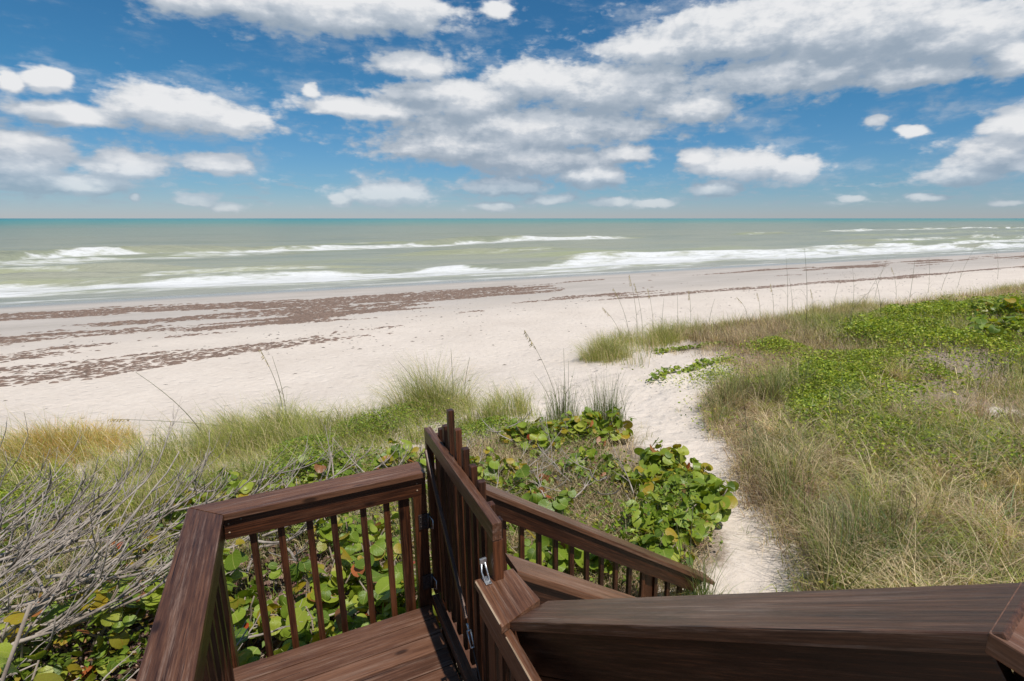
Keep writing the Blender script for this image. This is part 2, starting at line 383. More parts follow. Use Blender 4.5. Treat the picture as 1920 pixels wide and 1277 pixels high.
# sand
def sand_material():
    m, nt, N, L, bs = new_mat('beach_sand')
    pos = N.new('ShaderNodeNewGeometry').outputs['Position']
    s = N.new('ShaderNodeSeparateXYZ'); L.new(pos, s.inputs[0])
    lit = N.new('ShaderNodeAttribute'); lit.attribute_name = 'litter'
    n1 = noise_of(N, L, pos, .35, 6, .6); n2 = noise_of(N, L, pos, 5.0, 6, .65); n3 = noise_of(N, L, pos, 90, 3, .6)
    ns = noise_of(N, L, pos, .5, 5, .6, (.25, 1.0, 1.0))
    dry = ramp_of(N, L, math_of(N, L, 'MULTIPLY_ADD', n2, .5, math_of(N, L, 'MULTIPLY', n1, .5)), [(.3, (.56, .48, .405)), (.7, (.725, .635, .545))])
    damp = ramp_of(N, L, ns, [(.3, (.40, .355, .31)), (.7, (.50, .445, .395))])
    yy = math_of(N, L, 'MULTIPLY_ADD', ns, 9.0, s.outputs[1])
    c = mix_of(N, L, maprange(N, L, yy, 29, 45), dry, damp)
    c = mix_of(N, L, maprange(N, L, math_of(N, L, 'MULTIPLY_ADD', ns, 4.0, s.outputs[1]), 56.0, 60.5), c, (.30, .305, .285))
    # shell hash and grit
    c = mix_of(N, L, maprange(N, L, n3, .70, .78, 0, .35), c, (.30, .24, .20))
    # organic litter under the plants
    ln = noise_of(N, L, pos, 16, 6, .7)
    lf = maprange(N, L, math_of(N, L, 'MULTIPLY_ADD', ln, .9, math_of(N, L, 'MULTIPLY_ADD', lit.outputs['Fac'], .85, -.80)), .05, .50, 0, .85)
    lc = ramp_of(N, L, noise_of(N, L, pos, 45, 5, .7), [(.3, (.09, .065, .045)), (.5, (.23, .17, .12)), (.7, (.42, .33, .25))])
    c = mix_of(N, L, lf, c, lc)
    L.new(c, bs.inputs['Base Color'])
    L.new(maprange(N, L, s.outputs[1], 53.5, 59, .95, .16), bs.inputs['Roughness'])
    bs.inputs['Specular IOR Level'].default_value = .25
    # footprints, ripples
    vo = N.new('ShaderNodeTexVoronoi'); vo.inputs['Scale'].default_value = 2.6; vo.feature = 'SMOOTH_F1'
    L.new(pos, vo.inputs['Vector'])
    fp = maprange(N, L, vo.outputs['Distance'], .05, .34)
    hh = math_of(N, L, 'MULTIPLY_ADD', fp, .5, math_of(N, L, 'MULTIPLY_ADD', n2, 1.0, math_of(N, L, 'MULTIPLY', n3, .05)))
    b = bump_of(N, L, hh, .8, .09, bs)
    return m
SAND = sand_material()

def water_material():
    m, nt, N, L, bs = new_mat('sea_water')
    pos = N.new('ShaderNodeNewGeometry').outputs['Position']
    s = N.new('ShaderNodeSeparateXYZ'); L.new(pos, s.inputs[0])
    fo = N.new('ShaderNodeAttribute'); fo.attribute_name = 'foam'
    fa = N.new('ShaderNodeAttribute'); fa.attribute_name = 'face'
    ly = math_of(N, L, 'LOGARITHM', s.outputs[1], 10.0)
    big = noise_of(N, L, pos, .012, 5, .6, (.3, 1, 1))
    t = math_of(N, L, 'MULTIPLY_ADD', big, .5, ly)
    # suspended sand near the shore, clear green-blue water far out
    c = ramp_of(N, L, maprange(N, L, t, 1.9, 4.4, 0, 1, False),
                [(0, (.36, .345, .29)), (.14, (.31, .315, .235)), (.28, (.275, .285, .21)), (.42, (.225, .27, .205)), (.54, (.115, .26, .215)), (.70, (.05, .25, .235)), (1, (.03, .19, .22))])
    st = noise_of(N, L, pos, .11, 5, .62, (.16, 1, 1))
    c = mix_of(N, L, maprange(N, L, st, .42, .68, 0, .34), c, (.10, .15, .125))
    c = mix_of(N, L, math_of(N, L, 'MULTIPLY', fa.outputs['Fac'], .7), c, (.35, .37, .19))
    n1 = noise_of(N, L, pos, 1.3, 7, .72, (.22, 1, 1)); n2 = noise_of(N, L, pos, .32, 4, .6, (.25, 1, 1))
    ff = math_of(N, L, 'MULTIPLY_ADD', n1, 1.15, math_of(N, L, 'MULTIPLY_ADD', n2, .95, math_of(N, L, 'ADD', fo.outputs['Fac'], -1.68)))
    fm = maprange(N, L, ff, -.03, .46)
    c = mix_of(N, L, fm, c, (.66, .66, .645))
    L.new(c, bs.inputs['Base Color'])
    L.new(math_of(N, L, 'MULTIPLY_ADD', fm, .5, .30), bs.inputs['Roughness'])
    bs.inputs['IOR'].default_value = 1.33; bs.inputs['Specular IOR Level'].default_value = .26
    r1 = noise_of(N, L, pos, .55, 6, .62, (.35, 1, 1)); r2 = noise_of(N, L, pos, 3.0, 4, .6, (.5, 1, 1))
    hh = math_of(N, L, 'MULTIPLY_ADD', r2, .16, math_of(N, L, 'MULTIPLY_ADD', n1, .12, r1))
    bump_of(N, L, hh, .8, 1.1, bs)
    return m
WATER = water_material()

# ------------------------------------------------------------------ ground sheet
def axis(fine0, fine1, step, lo, hi, grow=1.12):
    a = list(np.arange(fine0, fine1, step)); s = step; v = a[-1]
    while v < hi: s *= grow; v += s; a.append(v)
    s = step; v = a[0]; pre = []
    while v > lo: s *= grow; v -= s; pre.append(v)
    return np.array(pre[::-1] + a)
def grid_mesh(name, X, Y, Z, attrs, smooth=True):
    ny, nx = X.shape
    idx = np.arange(nx * ny).reshape(ny, nx)
    q = np.stack([idx[:-1, :-1], idx[:-1, 1:], idx[1:, 1:], idx[1:, :-1]], -1).reshape(-1, 4)
    return np_mesh(name, np.stack([X, Y, Z], -1).reshape(-1, 3), q.ravel(), np.full(len(q), 4), None, smooth, {k: v.ravel() for k, v in attrs.items()})

xs = axis(-9, 26, .16, -3000, 9000, 1.09); ys = axis(-2, 20, .16, -1500, 130, 1.06)
GX, GY = np.meshgrid(xs, ys)
GAP = [(11.6, 5.3), (12.6, 4.6), (10.6, 3.9), (10.0, 4.0), (10.2, 4.5)]
def veg_cover(X, Y):
    pd = path_d(X, Y) + .18 * n_patch(X, Y)
    c = sm(pd, -.05, .45) * (1 - sm(Y + .35 * n_patch2(X, Y), yb(X) - 4.0, yb(X) - 1.6))
    gap = in_poly(X + .3 * n_patch(X, Y), Y + .3 * n_patch2(X, Y), GAP)
    c = c * np.where(gap, .25, 1)
    c = c * (1 - .85 * sm(Y, 10.5, 12.3) * sm(X, 5, 8) * (1 - sm(X, 10, 13)) * (1 - sm(Y, 13.2, 14)))
    return c
cov = veg_cover(GX, GY)
me = grid_mesh('sand', GX, GY, ground(GX, GY), {'litter': cov})
tag(link('sand', me, SAND), kind='structure')

# ------------------------------------------------------------------ sea
def sea():
    yy = np.concatenate([np.arange(56, 100, .45), np.arange(100, 230, 1.4)])
    s = 1.1; v = yy[-1]; far = []
    while v < 70000: s *= 1.09; v += s; far.append(v)
    yy = np.concatenate([yy, far])
    tt = np.concatenate([np.linspace(-12, -1.2, 30)[:-1], np.linspace(-1.2, 3.4, 400), np.linspace(3.4, 14, 40)[1:]])
    T, Y = np.meshgrid(tt, yy); X = T * (Y + 12)
    nA = make_noise(21, 20, .02, .15); nB = make_noise(22, 26, .1, .8); nC = make_noise(23, 24, .3, 2.2, .6)
    wob = 1.8 * nA(X, Y * 0) ; wob2 = .5 * nB(X, Y * 0 + 3)
    foam = np.zeros(X.shape); face = np.zeros(X.shape); Z = np.zeros(X.shape)
    near = 1 - sm(Y, 220, 420)
    Z += .15 * near * nB(X * .35, Y) + .07 * near * nC(X * .4, Y)
    def breaker(yc, amp, wid, back, a, b, soft, dens):
        """yc(x): crest line; foam trails from the crest towards the shore over 'wid' metres"""
        nonlocal foam, face, Z
        d = Y - yc
        on = sm(X, a - soft, a + soft) * (1 - sm(X, b - soft, b + soft))
        prof = np.exp(-(np.maximum(d, 0) / back) ** 2) * np.exp(-(np.minimum(d, 0) / (back * .35)) ** 2)
        Z += 1.5 * amp * on * prof * (1 + .25 * nB(X * .5, Y))
        d = d + 1.1 * nC(X * .35, Y * .7) + .8 * nB(X * .5, Y)
        f = sm(d, -wid - .8, -wid * .4) * (1 - sm(d, .2, 1.0)) * dens * 1.0
        foam = np.maximum(foam, on * f)
        # thinner lacing outside
        foam = np.maximum(foam, on * dens * .62 * sm(d, -wid * 1.7, -wid * .8) * (1 - sm(d, .5, 4.0)))
        face = np.maximum(face, (1 - on * .4) * np.exp(-((d + back * .35) / (back * .5)) ** 2) * on)
    # shore break and its run-up
    breaker(74 + wob + wob2, .45, 11, 3.0, -900, 4000, 30, 1.0)
    breaker(81 + 1.4 * wob + .7 * wob2, .7, 10, 3.2, 42, 120, 6, .98)
    breaker(78 + wob - wob2, .5, 6, 3.2, -900, 10, 12, .7)
    breaker(86 + wob * 1.2, .5, 13, 3, 100, 1500, 14, .9)
    breaker(104 + wob * 1.6, .6, 10, 3, 150, 1500, 20, .78)
    breaker(67 + .8 * wob + wob2 * 2, .16, 3.5, 2.0, -900, 4000, 30, .8)
    breaker(90 + 1.5 * wob, .5, 5, 3, -60, -12, 8, .72)
    breaker(104 + wob, .5, 5, 3, 20, 60, 12, .6)
    # unbroken green swell between the bars
    d = Y - (96 + 1.5 * wob); on = .5 + .5 * nA(X * 1.7 + 40, Y * 0)
    pr = np.exp(-(np.maximum(d, 0) / 6) ** 2) * np.exp(-(np.minimum(d, 0) / 2.4) ** 2)
    Z += .75 * np.clip(on, 0.1, 1.2) * pr; face = np.maximum(face, np.clip(on, 0, 1) * np.exp(-((d + 2) / 3.2) ** 2))
    foam = np.maximum(foam, .55 * sm(on, .75, 1.05) * np.exp(-((d + .5) / 1.3) ** 2))
    # outer bar
    yc = np.interp(X, [-60, -42, 0, 65, 154, 400], [122, 124, 138, 158, 168, 185]) + 2.2 * wob + wob2
    breaker(yc, .8, 12, 4, -900, 118, 16, .92)
    breaker(yc - 9 + wob, .3, 9, 4, -900, 10, 14, .8)
    breaker(yc + 14 - wob, .5, 7, 4, -900, -22, 6, .66)
    breaker(yc + 18, .5, 6, 4, 8, 36, 7, .62)
    breaker(yc + 6, .6, 6, 4, 176, 215, 10, .74)
    breaker(yc + 26 + wob, .6, 8, 4, 260, 520, 16, .85)
    breaker(yc - 25, .4, 4, 4, 200, 420, 40, .62)
    # scattered whitecaps
    wc = nC(X * .09, Y * .25) + .6 * nA(X * .7, Y * .5)
    foam = np.maximum(foam, .62 * sm(wc, 2.35, 2.9) * sm(Y, 100, 180) * (1 - sm(Y, 500, 1500)))
    # thin swash film: lacy edges
    foam = np.maximum(foam, .78 * (1 - sm(Y, 61.5 + .6 * wob, 63 + .6 * wob)) * sm(Y, 58.5, 60.2))
    foam = np.maximum(foam, .58 * (1 - sm(Y, 64, 67)))
    Z = Z * sm(Y, 60, 72) + .01 + (1 - sm(Y, 60, 74)) * (.03 + .06 * nA(X * 1.3 + 7, Y * 0) + .035 * nB(X * .6, Y * 0 + 9))
    me = grid_mesh('sea', X, Y, Z, {'foam': foam, 'face': face})
    tag(link('sea', me, WATER), kind='structure')
sea()

# ------------------------------------------------------------------ boards and boxes
_box_cache = {}
def box_mesh(lx, ly, lz, bev=.004, taper=None):
    key = (round(lx, 3), round(ly, 3), round(lz, 3), bev)
    if key in _box_cache: return _box_cache[key]
    bm = bmesh.new(); bmesh.ops.create_cube(bm, size=1)
    for v in bm.verts: v.co = Vector((v.co.x * lx, v.co.y * ly, v.co.z * lz))
    if bev: bmesh.ops.bevel(bm, geom=bm.edges[:], offset=min(bev, .3 * min(lx, ly, lz)), segments=2, affect='EDGES', profile=.6)
    me = bpy.data.meshes.new('board'); bm.to_mesh(me); bm.free()
    _box_cache[key] = me; return me
def frame(p0, p1, up=(0, 0, 1)):
    p0 = Vector(p0); p1 = Vector(p1); x = (p1 - p0).normalized(); u = Vector(up)
    y = u.cross(x).normalized(); z = x.cross(y)
    M = Matrix((x, y, z)).transposed().to_4x4(); M.translation = (p0 + p1) / 2
    return M, (p1 - p0).length
def board(name, p0, p1, width, thick, parent, mat=None, up=(0, 0, 1), bev=.004):
    """width along the horizontal cross direction, thick along 'up'"""
    M, l = frame(p0, p1, up); me = box_mesh(l, width, thick, bev)
    mat = mat or WOOD
    if me.materials and me.materials[0] != mat: me = me.copy(); me.materials.clear()
    return link(name, me, mat, parent, Matrix.Translation(-Vector(parent.location)) @ M if parent else M)
def prism(name, poly, z0, z1, parent, mat, along, bev=.004):
    """horizontal slab over the plan polygon (z may be given per corner); grain runs along the plan direction 'along'"""
    a = math.atan2(along[1], along[0]); c = Vector((sum(p[0] for p in poly) / len(poly), sum(p[1] for p in poly) / len(poly), (z0 + z1) / 2))
    M = Matrix.Translation(c) @ Matrix.Rotation(a, 4, 'Z'); Mi = M.inverted()
    bm = bmesh.new(); dz = [p[2] if len(p) > 2 else 0 for p in poly]
    lo = [bm.verts.new(Mi @ Vector((p[0], p[1], z0 + d))) for p, d in zip(poly, dz)]; hi = [bm.verts.new(Mi @ Vector((p[0], p[1], z1 + d))) for p, d in zip(poly, dz)]
    bm.faces.new(hi); bm.faces.new(lo[::-1]); n = len(poly)
    for i in range(n): bm.faces.new((lo[i], lo[(i + 1) % n], hi[(i + 1) % n], hi[i]))
    bmesh.ops.recalc_face_normals(bm, faces=bm.faces[:])
    if bev: bmesh.ops.bevel(bm, geom=bm.edges[:], offset=bev, segments=2, affect='EDGES', profile=.6)
    me = bpy.data.meshes.new(name); bm.to_mesh(me); bm.free()
    return link(name, me, mat, parent, Matrix.Translation(-Vector(parent.location)) @ M)

def tube_data(pts, radii, sides=6):
    """returns verts, quads of a tube through pts"""
    V_ = []; F_ = []; n = len(pts); prev = None
    for i in range(n):
        t = (pts[min(i + 1, n - 1)] - pts[max(i - 1, 0)]).normalized()
        a = prev if prev is not None else (Vector((0, 0, 1)) if abs(t.z) < .9 else Vector((1, 0, 0)))
        a = (a - t * a.dot(t)).normalized(); prev = a; b = t.cross(a)
        for k in range(sides):
            th = 2 * math.pi * k / sides
            V_.append(pts[i] + (a * math.cos(th) + b * math.sin(th)) * radii[i])
    for i in range(n - 1):
        for k in range(sides):
            k2 = (k + 1) % sides
            F_.append((i * sides + k, i * sides + k2, (i + 1) * sides + k2, (i + 1) * sides + k))
    F_.append(tuple(range(sides))[::-1]); F_.append(tuple(range((n - 1) * sides, n * sides)))
    return V_, F_
def tubes_mesh(name, items, smooth=True):
    V_ = []; F_ = []
    for pts, radii, sides in items:
        v, f = tube_data(pts, radii, sides); o = len(V_); V_ += v; F_ += [tuple(i + o for i in q) for q in f]
    me = bpy.data.meshes.new(name); me.from_pydata(V_, [], F_)
    if smooth: me.polygons.foreach_set('use_smooth', [True] * len(F_))
    me.update(); return me
def add_tubes(name, items, mat, parent):
    off = Vector(parent.location)
    items = [([Vector(p) - off for p in pts], r, s) for pts, r, s in items]
    return link(name, tubes_mesh(name, items), mat, parent)

DZ = 4.33            # landing deck top
CZ = 5.35            # landing rail cap top
# landing platform
land = empty('wooden_landing', (.1, 2.0, DZ), 'small brown plank landing at the head of the beach stairs', 'deck')
y = 3.315
while y > .55:
    x1 = .70 + rnd.uniform(-.002, .002)
    board('deck_board', (-.52, y - .07, DZ - .019 + rnd.uniform(-.0015, .0015)), (x1, y - .07, DZ - .019), .138, .038, land, DECKW, bev=.005)
    y -= .1445
for xx in (-.47, .1, .64): board('joist', (xx, .5, DZ - .040 - .085), (xx, 3.25, DZ - .040 - .085), .04, .165, land, WOOD)
board('rim_joist', (-.53, 3.279, DZ - .127), (.71, 3.279, DZ - .127), .036, .17, land, WOOD)
for xx, yy_ in ((-.44, 3.2), (.6, 3.2), (-.44, .7), (.6, .7)):
    gz = float(ground(np.array(xx), np.array(yy_)))
    board('post', (xx, yy_, gz - .25), (xx, yy_, DZ - .214), .09, .09, land, WOOD, up=(0, 1, 0))

# corner railing of the landing: left run + seaward run
rail = empty('landing_railing', (-.5, 3.4, DZ), 'dark brown wooden corner railing round the left and seaward sides of the landing', 'railing')
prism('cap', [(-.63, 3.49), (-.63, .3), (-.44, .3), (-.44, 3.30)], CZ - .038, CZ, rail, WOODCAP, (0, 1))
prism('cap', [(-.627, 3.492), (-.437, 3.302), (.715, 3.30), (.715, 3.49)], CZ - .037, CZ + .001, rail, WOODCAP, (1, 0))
board('fascia', (-.4505, 3.345, CZ - .04 - .068), (.70, 3.345, CZ - .04 - .068), .036, .132, rail, WOOD)
board('fascia', (-.47, .3, CZ - .04 - .068), (-.47, 3.36, CZ - .04 - .068), .036, .132, rail, WOOD)
board('corner_post', (-.54, 3.42, DZ - .95), (-.54, 3.42, CZ - .041), .088, .088, rail, WOOD, up=(0, 1, 0))
board('jamb_board', (.575, 3.385, DZ - .15), (.575, 3.385, CZ - .04), .07, .04, rail, WOOD, up=(0, 1, 0))
board('hinge_post', (.675, 3.372, DZ - .95), (.675, 3.372, CZ - .042), .088, .088, rail, WOOD, up=(0, 1, 0))
for x in (-.315, -.165, -.005, .135, .315, .462):
    board('baluster', (x, 3.386, DZ - .14), (x, 3.386, CZ - .041), .038, .038, rail, WOOD, up=(0, 1, 0), bev=.003)
y = 3.18
while y > .4:
    board('baluster', (-.512, y, DZ - .14), (-.512, y, CZ - .041), .038, .038, rail, WOOD, up=(0, 1, 0), bev=.003)
    y -= .15

for (x, z) in ((-.425, CZ - .075), (-.425, CZ - .13), (-.36, CZ - .06), (.66, CZ - .08), (.66, CZ - .13)):
    o = link('nail_head', tubes_mesh('nail_head', [([Vector((0, .002, 0)), Vector((0, -.0015, 0))], [.006, .005], 8)]), WORN, rail); o.location = Vector((x, 3.3265, z)) - Vector(rail.location)

# ------------------------------------------------------------------ gate
GXF = .755
gate = empty('beach_gate', (GXF, 3.33, DZ), 'tall closed wooden gate with arched pickets at the top of the beach stairs', 'gate')
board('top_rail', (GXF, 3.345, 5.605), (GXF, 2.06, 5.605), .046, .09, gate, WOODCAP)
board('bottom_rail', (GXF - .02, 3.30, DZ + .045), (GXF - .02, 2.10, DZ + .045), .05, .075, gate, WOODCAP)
board('stile', (GXF, 3.318, DZ + .085), (GXF, 3.318, 5.558), .05, .046, gate, WOOD, up=(1, 0, 0))
board('stile', (GXF + .004, 2.10, DZ + .085), (GXF + .004, 2.10, 5.558), .075, .05, gate, WOOD, up=(1, 0, 0))
PK = [(3.27, 5.62), (3.16, 5.70), (3.05, 5.76), (2.93, 5.90), (2.79, 5.83), (2.66, 5.765), (2.53, 5.72), (2.40, 5.69), (2.27, 5.63), (2.17, 5.60)]
for y, zt in PK:
    board('picket', (GXF + .046, y, DZ + .03), (GXF + .046, y, zt + .0), .042, .036, gate, WOOD, up=(1, 0, 0), bev=.003)
# diagonal brace with a turnbuckle and cable at its foot
board('brace', (GXF - .035, 3.27, 5.52), (GXF - .035, 2.50, 4.82), .020, .034, gate, WOODCAP, up=(0, 1, 1))
gx = GXF - .036
add_tubes('turnbuckle', [([(gx, 2.485, 4.805), (gx, 2.46, 4.78)], [.006, .006], 8), ([(gx + .009, 2.46, 4.78), (gx + .009, 2.40, 4.72)], [.004, .004], 6),
                         ([(gx - .009, 2.46, 4.78), (gx - .009, 2.40, 4.72)], [.004, .004], 6), ([(gx, 2.46, 4.78), (gx, 2.455, 4.775)], [.012, .012], 8), ([(gx, 2.40, 4.72), (gx, 2.395, 4.715)], [.012, .012], 8)], GALV, gate)
add_tubes('brace_cable', [([(gx, 2.40, 4.72), (gx, 2.14, 4.47)], [.0035, .0035], 6)], DARKMETAL, gate)
def hinge(z):
    h = board('hinge', (.655, 3.320, z), (.716, 3.320, z), .006, .11, gate, DARKMETAL, bev=.002)
    hb = h
    off = Vector(gate.location) + Vector(h.location)
    def sub(name, items, mat):
        its = [([Vector(p) - off for p in pts], r, s) for pts, r, s in items]
        return link(name, tubes_mesh(name, its), mat, hb)
    sub('knuckle', [([Vector((.720, 3.312, z - .055)), Vector((.720, 3.312, z + .055))], [.009, .009], 10)], DARKMETAL)
    for i in (0, 1):
        for dz in (-.035, 0, .035): sub('screw', [([Vector((.668 + .03 * i, 3.3165, z + dz)), Vector((.668 + .03 * i, 3.3125, z + dz))], [.005, .0045], 8)], DARKMETAL)
    sub('spring_arm', [([Vector((.722, 3.305, z + .045)), Vector((.74, 3.27, z + .02)), Vector((.735, 3.25, z - .03)), Vector((.724, 3.295, z - .045))], [.0035] * 4, 6)], GALV)
hinge(4.985); hinge(4.515)
# galvanised thumb latch on the latch post's cap
LX, LY, LZ = .705, 2.095, CZ
plate = board('latch', (LX, LY - .045, LZ + .006), (LX, LY + .012, LZ + .006), .03, .006, gate, GALV, bev=.002)
add_tubes('latch_bar', [([(LX - .012, LY - .02, LZ + .01), (LX - .014, LY + .015, LZ + .035), (LX - .009, LY + .028, LZ + .075)], [.004, .004, .005], 8),
                        ([(LX + .012, LY - .02, LZ + .01), (LX + .012, LY + .015, LZ + .038), (LX + .007, LY + .028, LZ + .075)], [.004, .004, .005], 8)], GALV, gate)
board('latch_catch', (LX - .018, LY + .028, LZ + .08), (LX + .016, LY + .031, LZ + .08), .014, .030, gate, GALV, bev=.006)

# ------------------------------------------------------------------ right-hand railing from the latch post
rr = empty('side_railing', (.74, 1.9, DZ), 'dark wooden railing behind the latch with a worn cap edge, rising beside the upper steps', 'railing')
# short level cap over the latch post, rising handrail after it
prism('cap', [(.655, 2.115), (.66, 1.78), (.875, 1.86), (.85, 2.115)], CZ - .036, CZ, rr, WOODCAP, (0, 1))
board('latch_post', (.74, 2.02, DZ - .9), (.74, 2.02, CZ - .037), .088, .088, rr, WOOD, up=(0, 1, 0))
board('fascia', (.688, 2.10, CZ - .04 - .07), (.705, .40, CZ - .04 - .07 + .02), .036, .135, rr, WOODCAP)
for y in (1.86, 1.72, 1.58, 1.44, 1.30):
    board('baluster', (.70, y, DZ - .14), (.70, y, CZ - .185), .038, .038, rr, WOOD, up=(0, 1, 0), bev=.003)
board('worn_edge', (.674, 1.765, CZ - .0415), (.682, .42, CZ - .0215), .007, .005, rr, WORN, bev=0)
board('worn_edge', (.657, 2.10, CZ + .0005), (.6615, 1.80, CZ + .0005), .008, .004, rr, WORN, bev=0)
A = Vector((.75, 1.80, CZ)); B = Vector((1.035, .355, 6.325))
hd = (B - A); hp = Vector((hd.x, hd.y, 0)).normalized(); right = Vector((-hp.y, hp.x, 0))     # outward (away from the steps)
def hr(t, s, dz=0):
    p = A + hd * t + right * s; return (p.x, p.y, p.z + dz)
def slab(name, c0, c1, s0, s1, z0, z1, parent, mat):
    """sloping board between t=c0 and t=c1 with its cross extent s0..s1 and depth z0..z1 below the cap line"""
    bm = bmesh.new(); a0 = A + hd * c0; L_ = hd.length * (c1 - c0)
    X_ = hd.normalized(); Y_ = right; Z_ = X_.cross(Y_)
    if Z_.z < 0: Z_ = -Z_
    Mx = Matrix((X_, Y_, Z_)).transposed().to_4x4(); Mx.translation = (A + hd * ((c0 + c1) / 2)) + Y_ * ((s0 + s1) / 2) + Z_ * ((z0 + z1) / 2)
    me = box_mesh(L_, abs(s1 - s0), abs(z1 - z0), .005)
    if me.materials and me.materials[0] != mat: me = me.copy(); me.materials.clear()
    return link(name, me, mat, parent, Matrix.Translation(-Vector(parent.location)) @ Mx)
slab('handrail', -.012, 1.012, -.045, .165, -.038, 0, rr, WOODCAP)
slab('fascia', -.03, .985, -.012, .024, -.225, -.041, rr, WOOD)
slab('fascia', -.11, .985, -.009, .024, -.415, -.229, rr, WOOD)
slab('fascia', -.17, .985, -.012, .022, -.61, -.419, rr, WOOD)
# level rail of the upper deck where the handrail ends
E1 = B
prism('cap', [(.990, .348), (.93, -.9), (1.12, -.9), (1.197, .389)], 6.325 - .039, 6.325 + .001, rr, WOODCAP, (0, 1))
board('fascia', (1.045, .30, 6.325 - .112), (.99, -.85, 6.325 - .112), .036, .14, rr, WOOD)
board('post', (1.12, .29, 3.4), (1.12, .29, 6.283), .088, .088, rr, WOOD, up=(0, 1, 0))

# ------------------------------------------------------------------ stairs down to the sand
st = empty('beach_stairs', (1.6, 2.75, 3.4), 'brown wooden steps running down from the gate to the sand path', 'stairs')
for i in range(6):
    z = DZ - .165 * (i + 1); x0 = .80 + .265 * i
    for k in (0, 1): board('tread', (x0 + .07 + .138 * k, 2.14, z - .019), (x0 + .07 + .138 * k, 3.40, z - .019), .134, .038, st, DECKW)
for yy_ in (2.125, 3.418):
    board('stringer', (.80, yy_, DZ - .30), (2.46, yy_, DZ - 1.33), .036, .22, st, WOOD, up=(.62, 0, 1))
SL = (5.05 - 3.48) / (3.53 - 1.2)
def stair_rail(yc, side, label, x0, x1, zc):
    r = empty('stair_railing', (x0, yc, zc - .9), label, 'railing')
    up = (SL, 0, 1)
    def zz(x): return zc - SL * (x - x0)
    nv = Vector((SL, 0, 1)).normalized()
    def off(x, d): return (x + nv.x * d, yc, zz(x) + nv.z * d)
    # cap with a plumb-cut top end and a level-cut foot: a pointed lower end
    def slanted(name, xa, xb, ya, yb_, d0, d1, foot, mat):
        k = math.sqrt(1 + SL * SL)
        prof = [(xa, zz(xa) + d1 * k), (xb, zz(xb) + d1 * k)]
        if foot: prof += [(xb - foot, zz(xb) + d1 * k - .012)]
        prof += [(xb - foot - (.0 if foot else 0), zz(xb - foot) + d0 * k), (xa, zz(xa) + d0 * k)] if not foot else [(xb - foot - .08, zz(xb - foot - .08) + d0 * k), (xa, zz(xa) + d0 * k)]
        c = Vector(((xa + xb) / 2, (ya + yb_) / 2, (zz(xa) + zz(xb)) / 2))
        ang = math.atan(SL); Mx = Matrix.Translation(c) @ Matrix.Rotation(ang, 4, 'Y'); Mi = Mx.inverted()
        bm = bmesh.new()
        a = [bm.verts.new(Mi @ Vector((x, ya, z))) for x, z in prof]; b = [bm.verts.new(Mi @ Vector((x, yb_, z))) for x, z in prof]
        bm.faces.new(a); bm.faces.new(b[::-1]); n = len(prof)
        for i in range(n): bm.faces.new((a[i], b[i], b[(i + 1) % n], a[(i + 1) % n]))
        bmesh.ops.recalc_face_normals(bm, faces=bm.faces[:])
        bmesh.ops.bevel(bm, geom=bm.edges[:], offset=.004, segments=2, affect='EDGES', profile=.6)
        me = bpy.data.meshes.new(name); bm.to_mesh(me); bm.free()
        return link(name, me, mat, r, Matrix.Translation(-Vector(r.location)) @ Mx)
    slanted('cap', x0, x1, yc - .07, yc + .09, -.038, 0, .0, WOODCAP)
    slanted('fascia', x0, x1 - .12, yc - .045, yc - .009, -.175, -.041, .06, WOOD)
    x = x0 + .22
    while x < x1 - .25:
        zt = zz(x) - .055; zb = max(zz(x) - .98, float(ground(np.array(x), np.array(yc))) - .1)
        board('baluster', (x, yc + .014, zb), (x, yc + .014, zt), .038, .038, r, WOOD, up=(0, 1, 0), bev=.003)
        x += .15
    for xp in (x0 + .06, x1 - .75):
        board('post', (xp, yc + .06, float(ground(np.array(xp), np.array(yc))) - .2), (xp, yc + .06, zz(xp) - .075), .088, .088, r, WOOD, up=(0, 1, 0))
    return r
stair_rail(3.45, 1, 'sloping wooden stair railing on the seaward side, its foot meeting the sand', .80, 3.50, 5.32)
stair_rail(2.19, -1, 'sloping wooden stair railing just past the latch post, mostly hidden by the handrail', .875, 3.3, 5.325)

# weathered log ends beside the landing
def log(label, x, y, z, r, l, rot):
    bm = bmesh.new(); bmesh.ops.create_cone(bm, cap_ends=True, segments=14, radius1=r, radius2=r * .93, depth=l)
    bmesh.ops.subdivide_edges(bm, edges=[e for e in bm.edges if abs(e.verts[0].co.z - e.verts[1].co.z) > .01], cuts=3)
    for v in bm.verts:
        a = math.atan2(v.co.y, v.co.x); k = 1 + .06 * math.sin(3 * a + v.co.z * 9) + .04 * math.sin(7 * a)
        v.co.x *= k; v.co.y *= k; v.co.z += .012 * math.sin(5 * a + 1)
    bmesh.ops.bevel(bm, geom=[e for e in bm.edges if e.is_boundary or e.calc_face_angle(0) > 1.0], offset=r * .1, segments=2, affect='EDGES')
    me = bpy.data.meshes.new('log'); bm.to_mesh(me); bm.free()
    o = link('log', me, DRIFT); o.location = (x, y, z); o.rotation_euler = rot
    return tag(o, label, 'log')
log('weathered grey log end upright in the leaf litter nearest the gate post', .44, 3.62, 3.62, .10, .75, (.05, .08, .4))
log('weathered grey log end lying in leaf litter below the middle balusters', -.03, 3.66, 3.56, .11, .66, (.16, -.1, 1.4))

